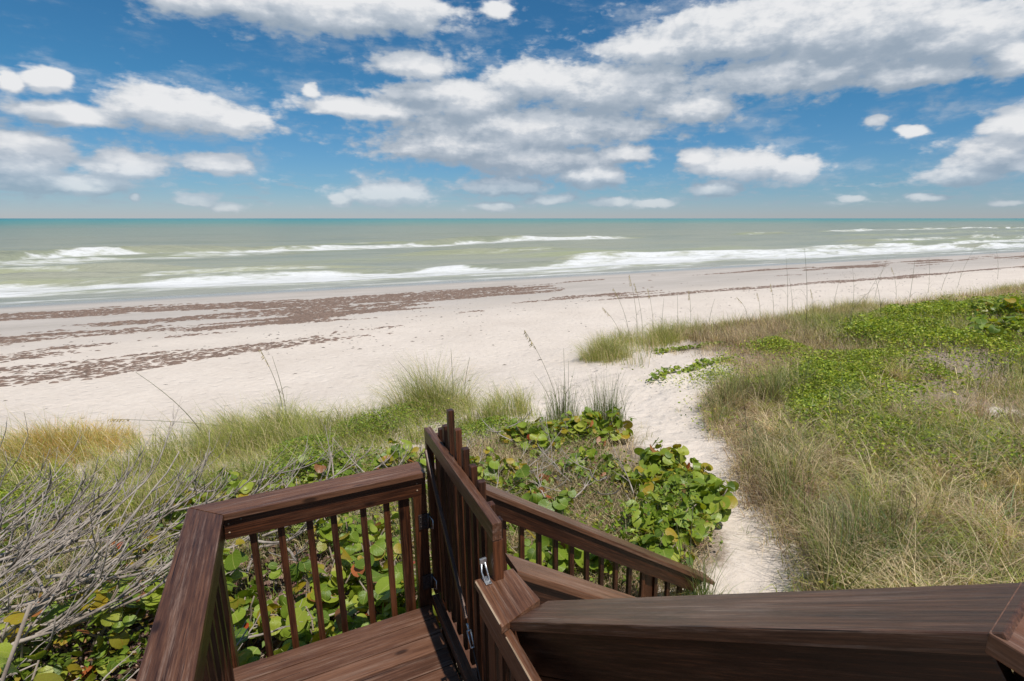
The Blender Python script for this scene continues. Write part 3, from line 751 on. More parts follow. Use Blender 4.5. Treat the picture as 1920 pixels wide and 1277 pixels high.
# ------------------------------------------------------------------ grass engine
def blades(n, bx, by, h, lean_az, lean, width, col, bz=None, sink=.02, segs=3):
    """arrays -> verts, faces, colours of tapering bent blades"""
    if bz is None: bz = ground(bx, by) - sink
    lv = np.linspace(0, 1, segs + 1)
    dx, dy = np.cos(lean_az), np.sin(lean_az)
    px, py = -dy, dx                                   # blade's flat side faces the lean mostly, twisted at random
    tw = rng.uniform(-1.2, 1.2, n); pxx = px * np.cos(tw) - py * np.sin(tw); pyy = px * np.sin(tw) + py * np.cos(tw)
    V_ = np.zeros((n, 2 * segs + 1, 3), np.float32); C_ = np.zeros((n, 2 * segs + 1, 3), np.float32)
    for i, t in enumerate(lv):
        ang = lean * (t ** 1.4) * 1.0
        # integrate roughly: lean grows with height
        hor = h * t * np.sin(ang * .62 + lean * .18 * t); ver = h * t * np.cos(ang * .62 + lean * .12 * t)
        cx, cy, cz = bx + dx * hor, by + dy * hor, bz + ver
        wd = width * (1 - t) ** .8 * .5 + 0.0004
        shade = (.72 + .38 * t)
        if i < segs:
            V_[:, 2 * i] = np.stack([cx - pxx * wd, cy - pyy * wd, cz], -1); V_[:, 2 * i + 1] = np.stack([cx + pxx * wd, cy + pyy * wd, cz], -1)
            C_[:, 2 * i] = C_[:, 2 * i + 1] = col
        else:
            V_[:, 2 * i] = np.stack([cx, cy, cz], -1); C_[:, 2 * i] = col * .9 + np.array([.03, .02, .005])
    o = (np.arange(n) * (2 * segs + 1))[:, None]
    f = []
    for i in range(segs - 1): f.append([2 * i, 2 * i + 1, 2 * i + 3, 2 * i + 2])
    quads = (o[:, :, None] + np.array(f)[None]).reshape(n, -1)
    tri = o + np.array([[2 * segs - 2, 2 * segs - 1, 2 * segs]])
    ff = np.concatenate([quads, tri], 1).ravel(); sz = np.tile([4] * (segs - 1) + [3], n)
    return V_.reshape(-1, 3), ff, sz, C_.reshape(-1, 3)
def per_clump(cx, cy, per, dark=.45, light=1.5):
    m = len(cx) // per + 1; k = np.repeat(rng.uniform(dark, light, m), per)
    return k[:len(cx), None]
def palette(n, cols, wts):
    cols = np.array(cols); i = rng.choice(len(cols), n, p=np.array(wts) / sum(wts))
    return np.clip(cols[i] * rng.uniform(.7, 1.3, (n, 1)) + rng.normal(0, .008, (n, 3)), .004, 1)
GREEN = (.17, .225, .045); LIME = (.37, .41, .07); STRAW = (.66, .54, .33); TAN = (.50, .38, .235); BROWN = (.17, .112, .07); OLIVE = (.32, .32, .10); BLUE = (.17, .24, .10); GREY = (.45, .38, .28); MAUVE = (.40, .28, .20)
def scatter(n, x0, x1, y0, y1, dens):
    X = rng.uniform(x0, x1, n); Y = rng.uniform(y0, y1, n)
    k = rng.uniform(0, 1, n) < dens(X, Y); return X[k], Y[k]
def clumped(n, x0, x1, y0, y1, dens, per, spread):
    """clump centres picked by density, blades spread round them"""
    cx, cy = scatter(n, x0, x1, y0, y1, dens); m = len(cx)
    X = np.repeat(cx, per) + rng.normal(0, spread, m * per); Y = np.repeat(cy, per) + rng.normal(0, spread, m * per)
    return X, Y, np.repeat(cx, per), np.repeat(cy, per)
def grass(name, label, cat, X, Y, CX=None, CY=None, h=(.3, .6), lean=(.3, 1.2), wid=.006, cols=((GREEN,), (1,)), fan=1.0, wind=.5, wind_az=2.4, hmul=None, kind='stuff', col=None, segs=2, dark=0):
    n = len(X)
    hh = rng.uniform(h[0], h[1], n)
    if hmul is not None: hh = hh * hmul
    az = rng.uniform(0, 2 * np.pi, n)
    if CX is not None:
        oa = np.arctan2(Y - CY, X - CX); az = oa + rng.normal(0, .7, n)
    sw = rng.uniform(0, 1, n) < wind; az = np.where(sw, wind_az + rng.normal(0, .6, n), az)
    le = rng.uniform(lean[0], lean[1], n) * fan
    c = palette(n, *cols) if col is None else col
    if dark: c = c * per_clump(X, Y, dark, .5, 1.35)
    V_, F_, S_, C_ = blades(n, X, Y, hh, az, le, wid * rng.uniform(.6, 1.4, n), c, segs=segs)
    o = link(name, np_mesh(name, V_, F_, S_, C_), VEG)
    return tag(o, label, cat, kind=kind)

P_GREEN = [(11.0, 6.0), (12.3, 5.1), (15.2, 5.6), (19, 7.6), (27, 11), (31, 14.5), (24, 14), (18, 11.0), (14.6, 8.4)]
P_GREEN2 = [(10.0, 9.6), (13.4, 12.2), (15.4, 12.0), (15, 9.4), (11.5, 7.2), (9.2, 5.2), (7.7, 3.6), (7.1, 4.4), (7.3, 6.2), (8.6, 8.0)]
P_STRIP = [(-1.5, 9.8), (-.2, 10.6), (2.4, 10.4), (3.3, 9.6), (4.6, 9.5), (5.0, 8.6), (3.2, 8.2), (.6, 8.3), (-1.2, 8.9)]
P_LEFTG = [(-6.5, 12), (-4.3, 12.4), (-2.6, 11.0), (-2.8, 9.4), (-5.5, 9.0)]
def jin(X, Y, poly, j=.35): return in_poly(X + j * n_patch(X * 1.7, Y * 1.7), Y + j * n_patch2(X * 1.7, Y * 1.7), poly)
def right_of_path(X, Y):
    pc = np.interp(Y, PATH[:, 1], PATH[:, 0]); return X > pc
# --- right dune: dense low grass mat, dry and green
def d_right(X, Y):
    c = veg_right(X, Y)
    c = c * np.where(jin(X, Y, P_GREEN), .34, 1) * np.where(jin(X, Y, P_GREEN2), .75, 1)
    return c * np.clip(.75 + .3 * n_patch(X, Y), .15, 1)
def veg_right(X, Y):
    pd = path_d(X, Y) + .18 * n_patch(X, Y)
    gap = in_poly(X + .3 * n_patch(X, Y), Y + .3 * n_patch2(X, Y), GAP)
    bare = sm(Y, 10.2, 11.8) * sm(X, 5, 8) * (1 - sm(X, 11.5, 14.5)) * (1 - sm(Y, 13.2, 14))
    return right_of_path(X, Y) * sm(pd, -.05, .45) * np.where(gap, .16, 1) * (1 - .93 * bare) * (Y < yb(X) - 1.0)
def dune_cols(cx, cy, bias):
    pt = n_patch2(cx * .55, cy * .55) + rng.normal(0, .4, len(cx)) + bias
    return np.where((pt > 0)[:, None], palette(len(cx), (GREEN, OLIVE, LIME, STRAW, BLUE), (2, 2.2, 1.2, 1.3, .6)), palette(len(cx), (STRAW, TAN, BROWN, OLIVE, GREY, MAUVE), (2.0, 2.2, 1.4, .9, 1.0, 1.8)))
X, Y, cx, cy = clumped(8600, 4.2, 14, .2, 13.5, d_right, 20, .09)
grass('dune_grass', 'mixed green and straw coloured grass covering the dune right of the path', 'grass', X, Y, cx, cy, (.14, .44), (.5, 1.9), .0075, wind=.4, wind_az=2.7, col=dune_cols(cx, cy, .25) * per_clump(cx, cy, 20))
X, Y, cx, cy = clumped(9000, 13.2, 27, 1.2, 17, lambda X, Y: d_right(X, Y) * np.clip(1.6 - X / 25, .3, 1), 15, .14)
grass('dune_grass', 'patchy brown and green grass of the middle dune round the leafy slope', 'grass', X, Y, cx, cy, (.18, .6), (.4, 1.7), .011, wind=.4, wind_az=2.7, col=dune_cols(cx, cy, -.2) * per_clump(cx, cy, 15))
X, Y, cx, cy = clumped(13000, 13, 80, 1.2, 19, lambda X, Y: d_right(X, Y) * np.clip(1.25 - X / 70, .22, 1), 13, .16)
grass('dune_grass', 'far brown and green grass along the dune crest at the right', 'grass', X, Y, cx, cy, (.25, .72), (.3, 1.3), .014, wind=.35, wind_az=2.7, col=dune_cols(cx, cy, -.25) * per_clump(cx, cy, 13))
# --- flattened dry thatch between
X, Y = scatter(110000, 4.2, 15, .2, 12.5, lambda X, Y: d_right(X, Y) * .8)
grass('dry_thatch', 'flattened dry grass thatch matting the dune right of the path', 'dry grass', X, Y, h=(.15, .55), lean=(1.4, 2.4), wid=.0085, cols=((STRAW, TAN, BROWN, GREY, MAUVE), (1.8, 1.6, 1.4, 1.2, 2)), wind=.2)
X, Y = scatter(60000, 13, 60, 1.2, 17, lambda X, Y: d_right(X, Y) * np.clip(1.25 - X / 60, .2, 1))
grass('dry_thatch', 'flattened brown thatch between the grass of the far dune', 'dry grass', X, Y, h=(.2, .6), lean=(1.3, 2.3), wid=.014, cols=((STRAW, TAN, BROWN, GREY), (1.3, 2, 1.6, 1.4)), wind=.2)
# --- tall grass along the right edge of the path
def d_tall(X, Y):
    pd = path_d(X, Y); return right_of_path(X, Y) * sm(pd, .0, .25) * (1 - sm(pd, 1.2, 2.6)) * (Y < 8.6) * (Y > 2.7) * np.clip(.3 + .7 * n_patch(X * 1.5, Y * 1.5), .03, 1)
X, Y, cx, cy = clumped(640, 4.2, 11, 2.6, 8.5, d_tall, 46, .08)
grass('tall_grass', 'tall green and brown grass standing along the right edge of the sand path', 'grass', X, Y, cx, cy, (.3, 1.15), (.1, 1.1), .0075, cols=((GREEN, OLIVE, BLUE, STRAW, BROWN, TAN), (2.2, 2, 1.4, 2, 1.6, 1.5)), wind=.2, segs=3, dark=50)
# near-left corner of the right dune above the handrail: rank green clumps
def d_near(X, Y): return right_of_path(X, Y) * sm(path_d(X, Y), .05, .35) * np.exp(-((X - 5.0) / .8) ** 2 - ((Y - 2.9) / .6) ** 2)
X, Y, cx, cy = clumped(330, 3.9, 8, 1.2, 5, d_near, 70, .10)
grass('rank_grass', 'rank bright green grass beside the path mouth above the handrail', 'grass', X, Y, cx, cy, (.3, .75), (.3, 1.5), .007, cols=((GREEN, LIME, BLUE, STRAW), (2, 1.3, 2, 1.6)), wind=.2, segs=3)
# --- arching straw and green tufts over the thatch
X, Y, cx, cy = clumped(1500, 4.4, 13, .4, 9, lambda X, Y: d_right(X, Y) * np.clip(.4 + .6 * n_patch2(X * 1.4, Y * 1.4), 0, 1), 46, .05)
cc = np.repeat(palette(len(X) // 46 + 1, (GREEN, OLIVE, LIME, STRAW, BLUE, TAN, MAUVE), (1.0, 1.4, 1.0, 2.2, .8, 1.6, 1)), 46, 0)[:len(X)] * rng.uniform(.8, 1.2, (len(X), 1))
grass('arching_grass', 'arching tufts of longer grass over the dry thatch right of the path', 'grass', X, Y, cx, cy, (.3, .95), (.7, 2.2), .010, wind=.3, wind_az=2.7, col=cc, segs=3)
# --- ledge grass seaward of the bare sand
def d_ledge(X, Y):
    e = yb(X); return sm(X, 8.3, 9.3) * sm(Y, e - 3.6, e - 2.6) * (1 - sm(Y, e - .5, e + .1)) * np.clip(.5 + .6 * n_patch(X * .9, Y * .9), .02, 1) * np.clip(1.1 - X / 90, .25, 1)
X, Y, cx, cy = clumped(9000, 8, 80, 11.5, 20.5, d_ledge, 20, .17)
grass('sea_oat_grass', 'ragged yellow green grass band on the ledge between bare sand and beach', 'grass', X, Y, cx, cy, (.35, 1.0), (.25, 1.3), .010, cols=((GREEN, OLIVE, LIME, STRAW, TAN), (2, 2.6, 1.2, 2.2, 1.4)), wind=.5, wind_az=2.9)
# --- left fringe along the beach
def d_left(X, Y):
    e = yb(X); return (X < 5.2) * sm(path_d(X, Y), .0, .3) * sm(Y, e - 3.8, e - 2.4) * (1 - sm(Y, e - .7, e + .1)) * np.clip(.38 + .55 * n_patch(X, Y), .02, 1)
X, Y, cx, cy = clumped(1500, -16, 5.4, 8.5, 15, d_left, 32, .11)
grass('sea_oat_grass', 'wispy pale green grass fringe where the left dune meets the beach', 'grass', X, Y, cx, cy, (.25, 1.2), (.4, 1.8), .0075, cols=((GREEN, OLIVE, LIME, STRAW), (1.2, 2.4, 1.8, 3.0)), wind=.6, wind_az=2.9)
X, Y, cx, cy = clumped(700, -2.5, 5.4, 8.2, 11.6, lambda X, Y: sm(path_d(X, Y), .0, .3) * np.clip(.45 + .6 * n_patch(X * 1.3, Y * 1.3), .04, 1), 30, .07)
grass('ragged_grass', 'ragged yellow green grass standing through the lime leafy strip', 'grass', X, Y, cx, cy, (.3, .95), (.3, 1.4), .0075, cols=((GREEN, OLIVE, LIME, STRAW), (1.4, 2, 2.2, 1.6)), wind=.4, wind_az=2.9)
# --- dry grass among the sea grapes beyond the stairs
def d_mid(X, Y): return sm(path_d(X, Y), .05, .35) * (X < np.interp(Y, PATH[:, 1], PATH[:, 0])) * np.clip(.55 + .5 * n_patch2(X, Y), .05, 1)
X, Y, cx, cy = clumped(2600, 1.2, 6, 3.8, 8.8, d_mid, 24, .12)
grass('dry_grass', 'dry straw grass tangled among the sea grapes beyond the stairs', 'dry grass', X, Y, cx, cy, (.15, .55), (.6, 2.0), .0080, cols=((STRAW, TAN, OLIVE, GREEN, BROWN, MAUVE), (2.6, 2.2, 1.2, .8, 1.2, 1.2)), wind=.3, dark=24)
X, Y, cx, cy = clumped(1900, -7, 1.8, 5.0, 11.5, lambda X, Y: sm(Y, 5.3, 6.6) * np.clip(.55 + .5 * n_patch2(X, Y), .08, 1), 22, .14)
grass('undergrowth_grass', 'thin grass showing through the bare thicket left of the landing', 'grass', X, Y, cx, cy, (.2, .6), (.4, 1.6), .006, cols=((GREEN, OLIVE, LIME, TAN, STRAW), (2, 1.6, 1.6, 1.2, 1)), wind=.3)
X, Y, cx, cy = clumped(90, 2.0, 3.6, 2.3, 4.2, lambda X, Y: 1.0 * (X > 2.55) + 1.0 * (Y > 3.55), 26, .07)
grass('stair_foot_grass', 'green and straw grass round the foot of the beach stairs', 'grass', X, Y, cx, cy, (.15, .45), (.4, 1.6), .007, cols=((GREEN, STRAW, OLIVE, TAN), (1.2, 1.6, 1.4, 1.2)), wind=.2)
# --- sparse runners and sprouts on the bare sand
X, Y, cx, cy = clumped(420, 4.2, 14, 3.6, 14.5, lambda X, Y: (path_d(X, Y) < .25) * sm(path_d(X, Y), -1.2, -.1), 9, .035)
grass('sand_sprouts', 'small sparse grass sprouts along the edges of the sand path', 'grass', X, Y, cx, cy, (.08, .30), (.3, 1.6), .005, cols=((GREEN, OLIVE, STRAW), (1, 1.5, 1.8)), wind=.2)

# ------------------------------------------------------------------ small-leaved ground cover
def leaflets(name, label, cat, X, Y, hmax, size, cols, up=.75, mound=None, mat=None, kind='stuff', parent=None, floor=0.0):
    n = len(X); z0 = ground(X, Y)
    hm = hmax * (np.clip(.72 + .28 * n_patch(X * 2.3, Y * 2.3), .2, 1.2) if mound is None else mound)
    z = z0 + floor + hm * rng.uniform(0, 1, n) ** .55
    nz = rng.normal(0, 1 - up, (n, 3)); nz[:, 2] += up; nz /= np.linalg.norm(nz, axis=1)[:, None]
    a = rng.uniform(0, 2 * np.pi, n); t = np.stack([np.cos(a), np.sin(a), np.zeros(n)], -1)
    t -= nz * (t * nz).sum(1)[:, None]; t /= np.linalg.norm(t, axis=1)[:, None]; b = np.cross(nz, t)
    s = size * rng.uniform(.6, 1.35, n); P = np.stack([X, Y, z], -1)
    V_ = np.stack([P - t * s[:, None] * .5, P + b * s[:, None] * .27 + nz * s[:, None] * .07, P + t * s[:, None] * .5 - nz * s[:, None] * .08, P - b * s[:, None] * .27 + nz * s[:, None] * .07], 1)
    c = np.repeat(palette(n, *cols), 4, 0)
    o = (np.arange(n) * 4)[:, None]
    f = (o + np.array([[0, 1, 2, 0, 2, 3]])).ravel()
    me = np_mesh(name, V_.reshape(-1, 3), f, np.full(2 * n, 3), c)
    ob = link(name, me, mat or LEAFY)
    return tag(ob, label, cat, kind=kind)
LEAFC = (((.19, .27, .026), (.29, .37, .036), (.40, .45, .05), (.48, .46, .07), (.11, .165, .02)), (2, 2.6, 2, .6, 1.2))
X, Y = scatter(270000, 9.5, 32, 4.5, 15, lambda X, Y: jin(X + rng.normal(0, .4, len(X)), Y + rng.normal(0, .3, len(X)), P_GREEN, .8) * np.clip(1.15 - X / 45, .3, 1) * np.clip(.8 + .4 * n_patch(X, Y), .15, 1))
leaflets('ground_cover', 'dense bright green leafy ground cover on the slope at the right', 'ground cover', X, Y, .52, .085, LEAFC, .55)
X, Y = scatter(280000, 6.8, 15.8, 3.2, 12.5, lambda X, Y: jin(X + rng.normal(0, .45, len(X)), Y + rng.normal(0, .35, len(X)), P_GREEN2, .8) * np.clip(.65 + .5 * n_patch2(X, Y), .06, 1))
leaflets('ground_cover', 'yellow green low leafy patch growing through the grass beside the path', 'ground cover', X, Y, .46, .06, LEAFC, .55)
X, Y = scatter(150000, -2, 5.6, 7.6, 11, lambda X, Y: jin(X + rng.normal(0, .3, len(X)), Y + rng.normal(0, .25, len(X)), P_STRIP, .6) * sm(path_d(X, Y), .0, .3) * np.clip(.5 + .6 * n_patch2(X * 1.4, Y * 1.4), .03, 1))
leaflets('ground_cover', 'lime green leafy strip between the sea grapes and the beach grass', 'ground cover', X, Y, .44, .048, (((.17, .26, .026), (.26, .34, .04), (.11, .18, .02), (.33, .34, .055)), (2, 2.4, 1, .8)), .6)
X, Y = scatter(40000, -7, -2, 8.5, 13, lambda X, Y: jin(X, Y, P_LEFTG, .35) * np.clip(.6 + .5 * n_patch(X, Y), .05, 1))
leaflets('ground_cover', 'bright green low patch behind the bleached branches at the far left', 'ground cover', X, Y, .26, .05, LEAFC, .55)
# undergrowth of little leaves under the thicket and behind the landing
X, Y = scatter(60000, -6.5, 4.6, 2.2, 9, lambda X, Y: sm(path_d(X, Y), .0, .3) * (1 - ((X > -.8) & (X < 3.6) & (Y < 3.55))) * np.clip(.45 + .5 * n_patch(X, Y), .05, 1) * (1 - .4 * sm(X, 2.2, 3.2)))
leaflets('undergrowth', 'small green leaves of the undergrowth left of and behind the landing', 'undergrowth', X, Y, .46, .065, (((.09, .145, .018), (.16, .23, .026), (.24, .30, .038), (.36, .30, .05), (.30, .17, .07)), (2, 2, 1.6, .5, .3)), .5)
# fallen dry leaves and twigs on the ground near the deck
X, Y = scatter(26000, -4.5, 4.2, 1.5, 7.0, lambda X, Y: sm(path_d(X, Y), .1, .4))
leaflets('leaf_litter', 'brown and pinkish fallen leaves littering the ground round the landing', 'leaf litter', X, Y, .06, .11, (((.23, .14, .105), (.15, .085, .06), (.34, .24, .19), (.07, .042, .03)), (2, 2, 1.4, 1)), .55, mat=LITTER)

# creeping round-leaved vine on the bare sand: a thing of its own
def creeping_vine(label, pts, n, seed, h=.10):
    r = np.random.default_rng(seed); pts = np.array(pts)
    root = empty('beach_vine', (pts[0][0], pts[0][1], float(ground(pts[0][0], pts[0][1]))), label, 'vine')
    seg = r.uniform(0, len(pts) - 1, n); i = np.minimum(seg.astype(int), len(pts) - 2); f = (seg - i)[:, None]
    P = pts[i] * (1 - f) + pts[i + 1] * f + r.normal(0, .10, (n, 2))
    run = [Vector((p[0], p[1], float(ground(p[0], p[1])) + .015)) for p in pts]
    add_tubes('runner', [(run, [.008] * len(run), 5)], STEMWOOD, root)
    base = round_leaf_meshes[:]
    for k in range(min(n, 280)):
        me = base[int(r.integers(0, 4))]
        o = bpy.data.objects.new('leaf', me); COL.objects.link(o); o.parent = root
        z = float(ground(P[k, 0], P[k, 1])) + r.uniform(.03, h)
        o.location = Vector((P[k, 0], P[k, 1], z)) - Vector(root.location)
        o.rotation_euler = (r.normal(0, .6), r.normal(-.5, .5), r.uniform(0, 6.28)); s = r.uniform(.035, .06); o.scale = (s, s, s)

# ------------------------------------------------------------------ sea grape leaves
def round_leaf(name, mat, seed, cup=.16, droop=.1):
    r = random.Random(seed); V_ = [Vector((0, 0, 0))]; F_ = []; n = 14
    for ring, rad in ((0, .55), (1, 1.0)):
        for k in range(n):
            th = 2 * math.pi * k / n
            d = min(abs(th - math.pi), 2 * math.pi - abs(th - math.pi))
            q = rad * (1 + .05 * math.sin(2 * th + seed) + r.uniform(-.02, .02)) * (1 - (.32 if ring else .15) * math.exp(-(d / .28) ** 2))
            z = cup * q * q * (.5 + .5 * math.cos(2 * th + .4 * seed)) - droop * max(0, math.cos(th)) * q * q + r.uniform(-.02, .02) * ring
            V_.append(Vector((q * math.cos(th), q * math.sin(th) * 1.06, z + .06 * abs(math.sin(th)) * q)))
    for k in range(n):
        k2 = (k + 1) % n
        F_.append((0, 1 + k, 1 + k2)); F_.append((1 + k, 1 + n + k, 1 + n + k2, 1 + k2))
    o = len(V_); V_ += [Vector((-.72, .03, .0)), Vector((-.72, -.03, .0)), Vector((-1.25, .02, -.28)), Vector((-1.25, -.02, -.28))]
    F_.append((o, o + 1, o + 3, o + 2))
    me = bpy.data.meshes.new(name); me.from_pydata(V_, [], F_); me.polygons.foreach_set('use_smooth', [True] * len(F_)); me.update()
    me.materials.append(mat); return me
round_leaf_meshes = [round_leaf('leaf', LEAF_G, s, c, d) for s, c, d in ((1, .26, .14), (2, .14, .34), (3, -.22, .22), (4, .42, .05), (9, .30, .30))]
yellow_meshes = [round_leaf('leaf', LEAF_Y, 5, .2, .1), round_leaf('leaf', LEAF_Y, 6, -.1, .2)]
red_meshes = [round_leaf('leaf', LEAF_R, 7, .3, .15), round_leaf('leaf', LEAF_R, 8, -.3, .2)]
LEAVES = [0]
def sea_grape(label, x, y, rad, height, n_stems, per, size=(.05, .085), yellow=.12, red=.05, seed=0, z0=None, lean=(0, 0), group=None):
    r = random.Random(seed * 17 + 3); gz = float(ground(x, y)) if z0 is None else z0
    root = empty('sea_grape', (x, y, gz), label, 'shrub', group)
    R0 = Vector(root.location); count = 0
    for s in range(n_stems):
        a = r.uniform(0, 2 * math.pi); rr_ = rad * math.sqrt(r.uniform(.02, 1)); hh = height * (1 - .45 * (rr_ / rad) ** 2) * r.uniform(.6, 1.08)
        tip = Vector((math.cos(a) * rr_ + lean[0], math.sin(a) * rr_ + lean[1], hh))
        b0 = Vector((math.cos(a + r.uniform(-.6, .6)) * rr_ * .30, math.sin(a) * rr_ * .3, -.05))
        pts = []
        for k in range(7):
            t = k / 6; p = b0.lerp(tip, t); p.z = -.05 + (hh + .05) * (t ** .8)
            pts.append(p + Vector((r.uniform(-1, 1), r.uniform(-1, 1), 0)) * .035 * (1 if 0 < k else 0))
        me = tubes_mesh('stem', [(pts, [.011 * (1 - .6 * k / 6) + .002 for k in range(7)], 5)])
        link('stem', me, STEMWOOD, root)
        for j in range(per):
            if count >= 298: break
            t = .35 + .65 * (j + r.random() * .6) / per; t = min(t, 1); i = min(int(t * 6), 5); p = pts[i].lerp(pts[i + 1], t * 6 - i)
            u = r.random(); pool = red_meshes if u < red else (yellow_meshes if u < red + yellow else round_leaf_meshes)
            o = bpy.data.objects.new('leaf', r.choice(pool)); COL.objects.link(o); o.parent = root
            az = r.uniform(0, 2 * math.pi); s_ = r.uniform(size[0] * .75, size[1] * 1.08) * (1 if t < .9 else .7)
            tilt = r.gauss(.45, .45)
            d = Vector((math.cos(az), math.sin(az), 0))
            o.rotation_euler = (r.gauss(0, .4), tilt, az); o.scale = (s_ * r.uniform(.85, 1.05), s_ * r.uniform(.88, 1.12), s_ * r.uniform(.7, 1.6))
            o.location = p + d * s_ * 1.15 + Vector((0, 0, .02 + .3 * s_)); count += 1
    LEAVES[0] += count
    return root
# beyond the stairs
sea_grape('sea grape mound at the upper edge of the patch below the tall stalks', 5.0, 7.9, .62, .62, 14, 9, (.065, .105), .14, .02, 1)
sea_grape('sea grape shrub with curled leaves just behind the tallest gate pickets', 3.9, 7.8, .85, .55, 15, 8, (.055, .09), .10, .02, 2)
sea_grape('sea grape clump on the sand edge with a big orange leaf at its top', 4.85, 5.85, .45, .50, 12, 9, (.075, .115), .16, .03, 3)
sea_grape('rightmost sea grape clump leaning out over the sand path', 4.55, 4.6, .38, .52, 12, 8, (.075, .115), .10, .03, 4, lean=(.15, 0))
sea_grape('sea grape shrub with yellow leaf above the foot of the stair rail', 3.8, 4.5, .55, .52, 15, 8, (.075, .115), .14, .04, 5)
sea_grape('low sea grape shrub in the middle of the straw grass', 4.2, 5.4, .55, .5, 13, 8, (.065, .105), .12, .03, 6)
sea_grape('sea grape shrub close behind the stair railing, seen between its balusters', 2.4, 4.15, .7, .66, 16, 9, (.07, .11), .08, .04, 7)
sea_grape('small sea grape seen between the stair balusters near the gate', 1.45, 3.98, .5, .80, 13, 9, (.07, .11), .08, .04, 8)
sea_grape('sparse sea grape among dead twigs left of the straw grass', 2.8, 6.3, .8, .5, 11, 7, (.06, .095), .12, .03, 9)
sea_grape('sea grape shrub beside the foot of the seaward stair railing', 3.2, 4.0, .4, .5, 11, 8, (.07, .11), .10, .04, 31)
sea_grape('sea grape mound right of the tallest gate picket, under the bare stalks', 4.45, 7.95, .6, .62, 13, 8, (.06, .095), .16, .02, 32)
sea_grape('orange tipped sea grape left of the mound under the bare stalks', 3.6, 8.1, .6, .6, 12, 8, (.055, .09), .22, .04, 33)
sea_grape('sea grape beside the sand path above the rightmost clump', 5.0, 5.2, .4, .46, 11, 8, (.07, .11), .14, .03, 34)
# behind the landing's seaward railing
sea_grape('sea grape with red leaves behind the balusters next to the gate hinge', .55, 4.25, .5, .85, 13, 8, (.065, .10), .12, .12, 10)
sea_grape('sea grape with a hanging round leaf behind the middle balusters', -.05, 4.15, .45, .70, 11, 7, (.07, .105), .14, .07, 11)
sea_grape('sea grape with yellow leaves behind the leftmost balusters', -.6, 4.3, .5, .75, 11, 7, (.065, .10), .22, .06, 12)
sea_grape('sea grape rising just over the seaward rail cap near the gate', .35, 5.9, .8, .72, 12, 8, (.055, .085), .12, .04, 13)
sea_grape('sea grape behind the rail corner with orange tinged leaf', -1.0, 5.8, .75, .72, 12, 8, (.06, .09), .16, .07, 14)
sea_grape('sea grape shrub by the pale twigs beyond the rail', -.2, 7.3, .9, .62, 12, 8, (.05, .08), .12, .04, 15)
sea_grape('sea grape shrub furthest behind the rail beside the lime strip', 1.7, 7.6, .8, .6, 12, 7, (.05, .08), .12, .03, 16)
sea_grape('sea grape shrub left of the pale twigs beyond the rail', -1.6, 7.4, .8, .66, 12, 8, (.05, .08), .15, .05, 17)
sea_grape('sea grape shrub filling the gap above the middle of the seaward rail', .1, 8.2, .7, .6, 14, 8, (.055, .09), .14, .03, 35)
sea_grape('sea grape shrub above the seaward rail close to the gate', 1.3, 8.3, .65, .6, 14, 8, (.055, .09), .12, .03, 36)
sea_grape('sea grape shrub above the rail corner, half under pale branches', -1.2, 8.2, .7, .62, 14, 8, (.055, .09), .16, .04, 37)
sea_grape('sea grape shrub just right of the gate pickets among straw grass', 2.4, 7.2, .6, .55, 12, 8, (.055, .09), .14, .03, 38)
sea_grape('sea grape shrub in the straw grass above the middle of the stair railing', 2.7, 5.5, .6, .5, 12, 8, (.06, .10), .14, .03, 39)
sea_grape('sea grape shrub in the straw grass above the upper end of the stair railing', 1.8, 5.3, .6, .58, 12, 8, (.06, .10), .12, .04, 42)
sea_grape('sea grape shrub between the straw grass and the clump on the sand edge', 3.9, 6.5, .55, .45, 11, 8, (.06, .095), .14, .03, 43)
sea_grape('sea grape shrub set back behind the leftmost balusters', -.75, 5.0, .5, .8, 13, 8, (.06, .095), .14, .05, 44)
sea_grape('sea grape shrub set back behind the middle balusters', -.1, 4.95, .5, .8, 13, 8, (.06, .095), .12, .05, 45)
sea_grape('sea grape shrub set back behind the balusters by the hinge post', .55, 5.0, .5, .85, 13, 8, (.06, .095), .12, .06, 46)
sea_grape('low sea grape shrub close against the outside of the balusters', .2, 3.85, .3, .5, 8, 7, (.055, .09), .14, .06, 47)
# left of the landing
sea_grape('large leaved sea grape sprig rising close to the left railing', -1.22, 2.75, .38, 1.62, 7, 6, (.075, .12), .1, .03, 18, z0=3.45)
sea_grape('shaded sea grape with broad leaves at the lower left corner', -1.75, 2.35, .5, 1.25, 10, 7, (.07, .11), .12, .05, 19)
sea_grape('sea grape with dark curled leaves under the bleached branches', -2.0, 3.9, .6, 1.2, 11, 7, (.07, .11), .14, .07, 20)
sea_grape('sea grape beside the left railing below the cap', -1.15, 4.2, .6, .95, 13, 8, (.06, .09), .12, .07, 21)
sea_grape('sea grape deep in the shade under the left railing', -1.2, 3.2, .5, .75, 11, 8, (.05, .085), .12, .08, 22)
sea_grape('sea grape at the left edge below the bright green patch', -2.9, 5.3, .8, 1.0, 12, 8, (.06, .09), .12, .06, 23)
sea_grape('sea grape between the dead branches and the rail corner', -1.9, 5.4, .7, .95, 13, 8, (.055, .085), .14, .07, 24)
sea_grape('single tall sea grape stem whose dark leaf enters the left picture edge', -1.75, 2.35, .10, 2.74, 3, 3, (.05, .07), .1, .0, 25, z0=3.45, lean=(.80, -.02))
sea_grape('sea grape half hidden by grey branches at the far left', -3.0, 4.3, .7, 1.1, 13, 8, (.06, .10), .12, .05, 26)
sea_grape('sea grape in front of the pale forked shrub', -2.4, 4.9, .6, 1.05, 13, 8, (.06, .09), .12, .05, 27)
sea_grape('low sea grape hugging the left railing below the rail corner', -.95, 3.75, .45, .8, 13, 8, (.06, .09), .12, .05, 28)
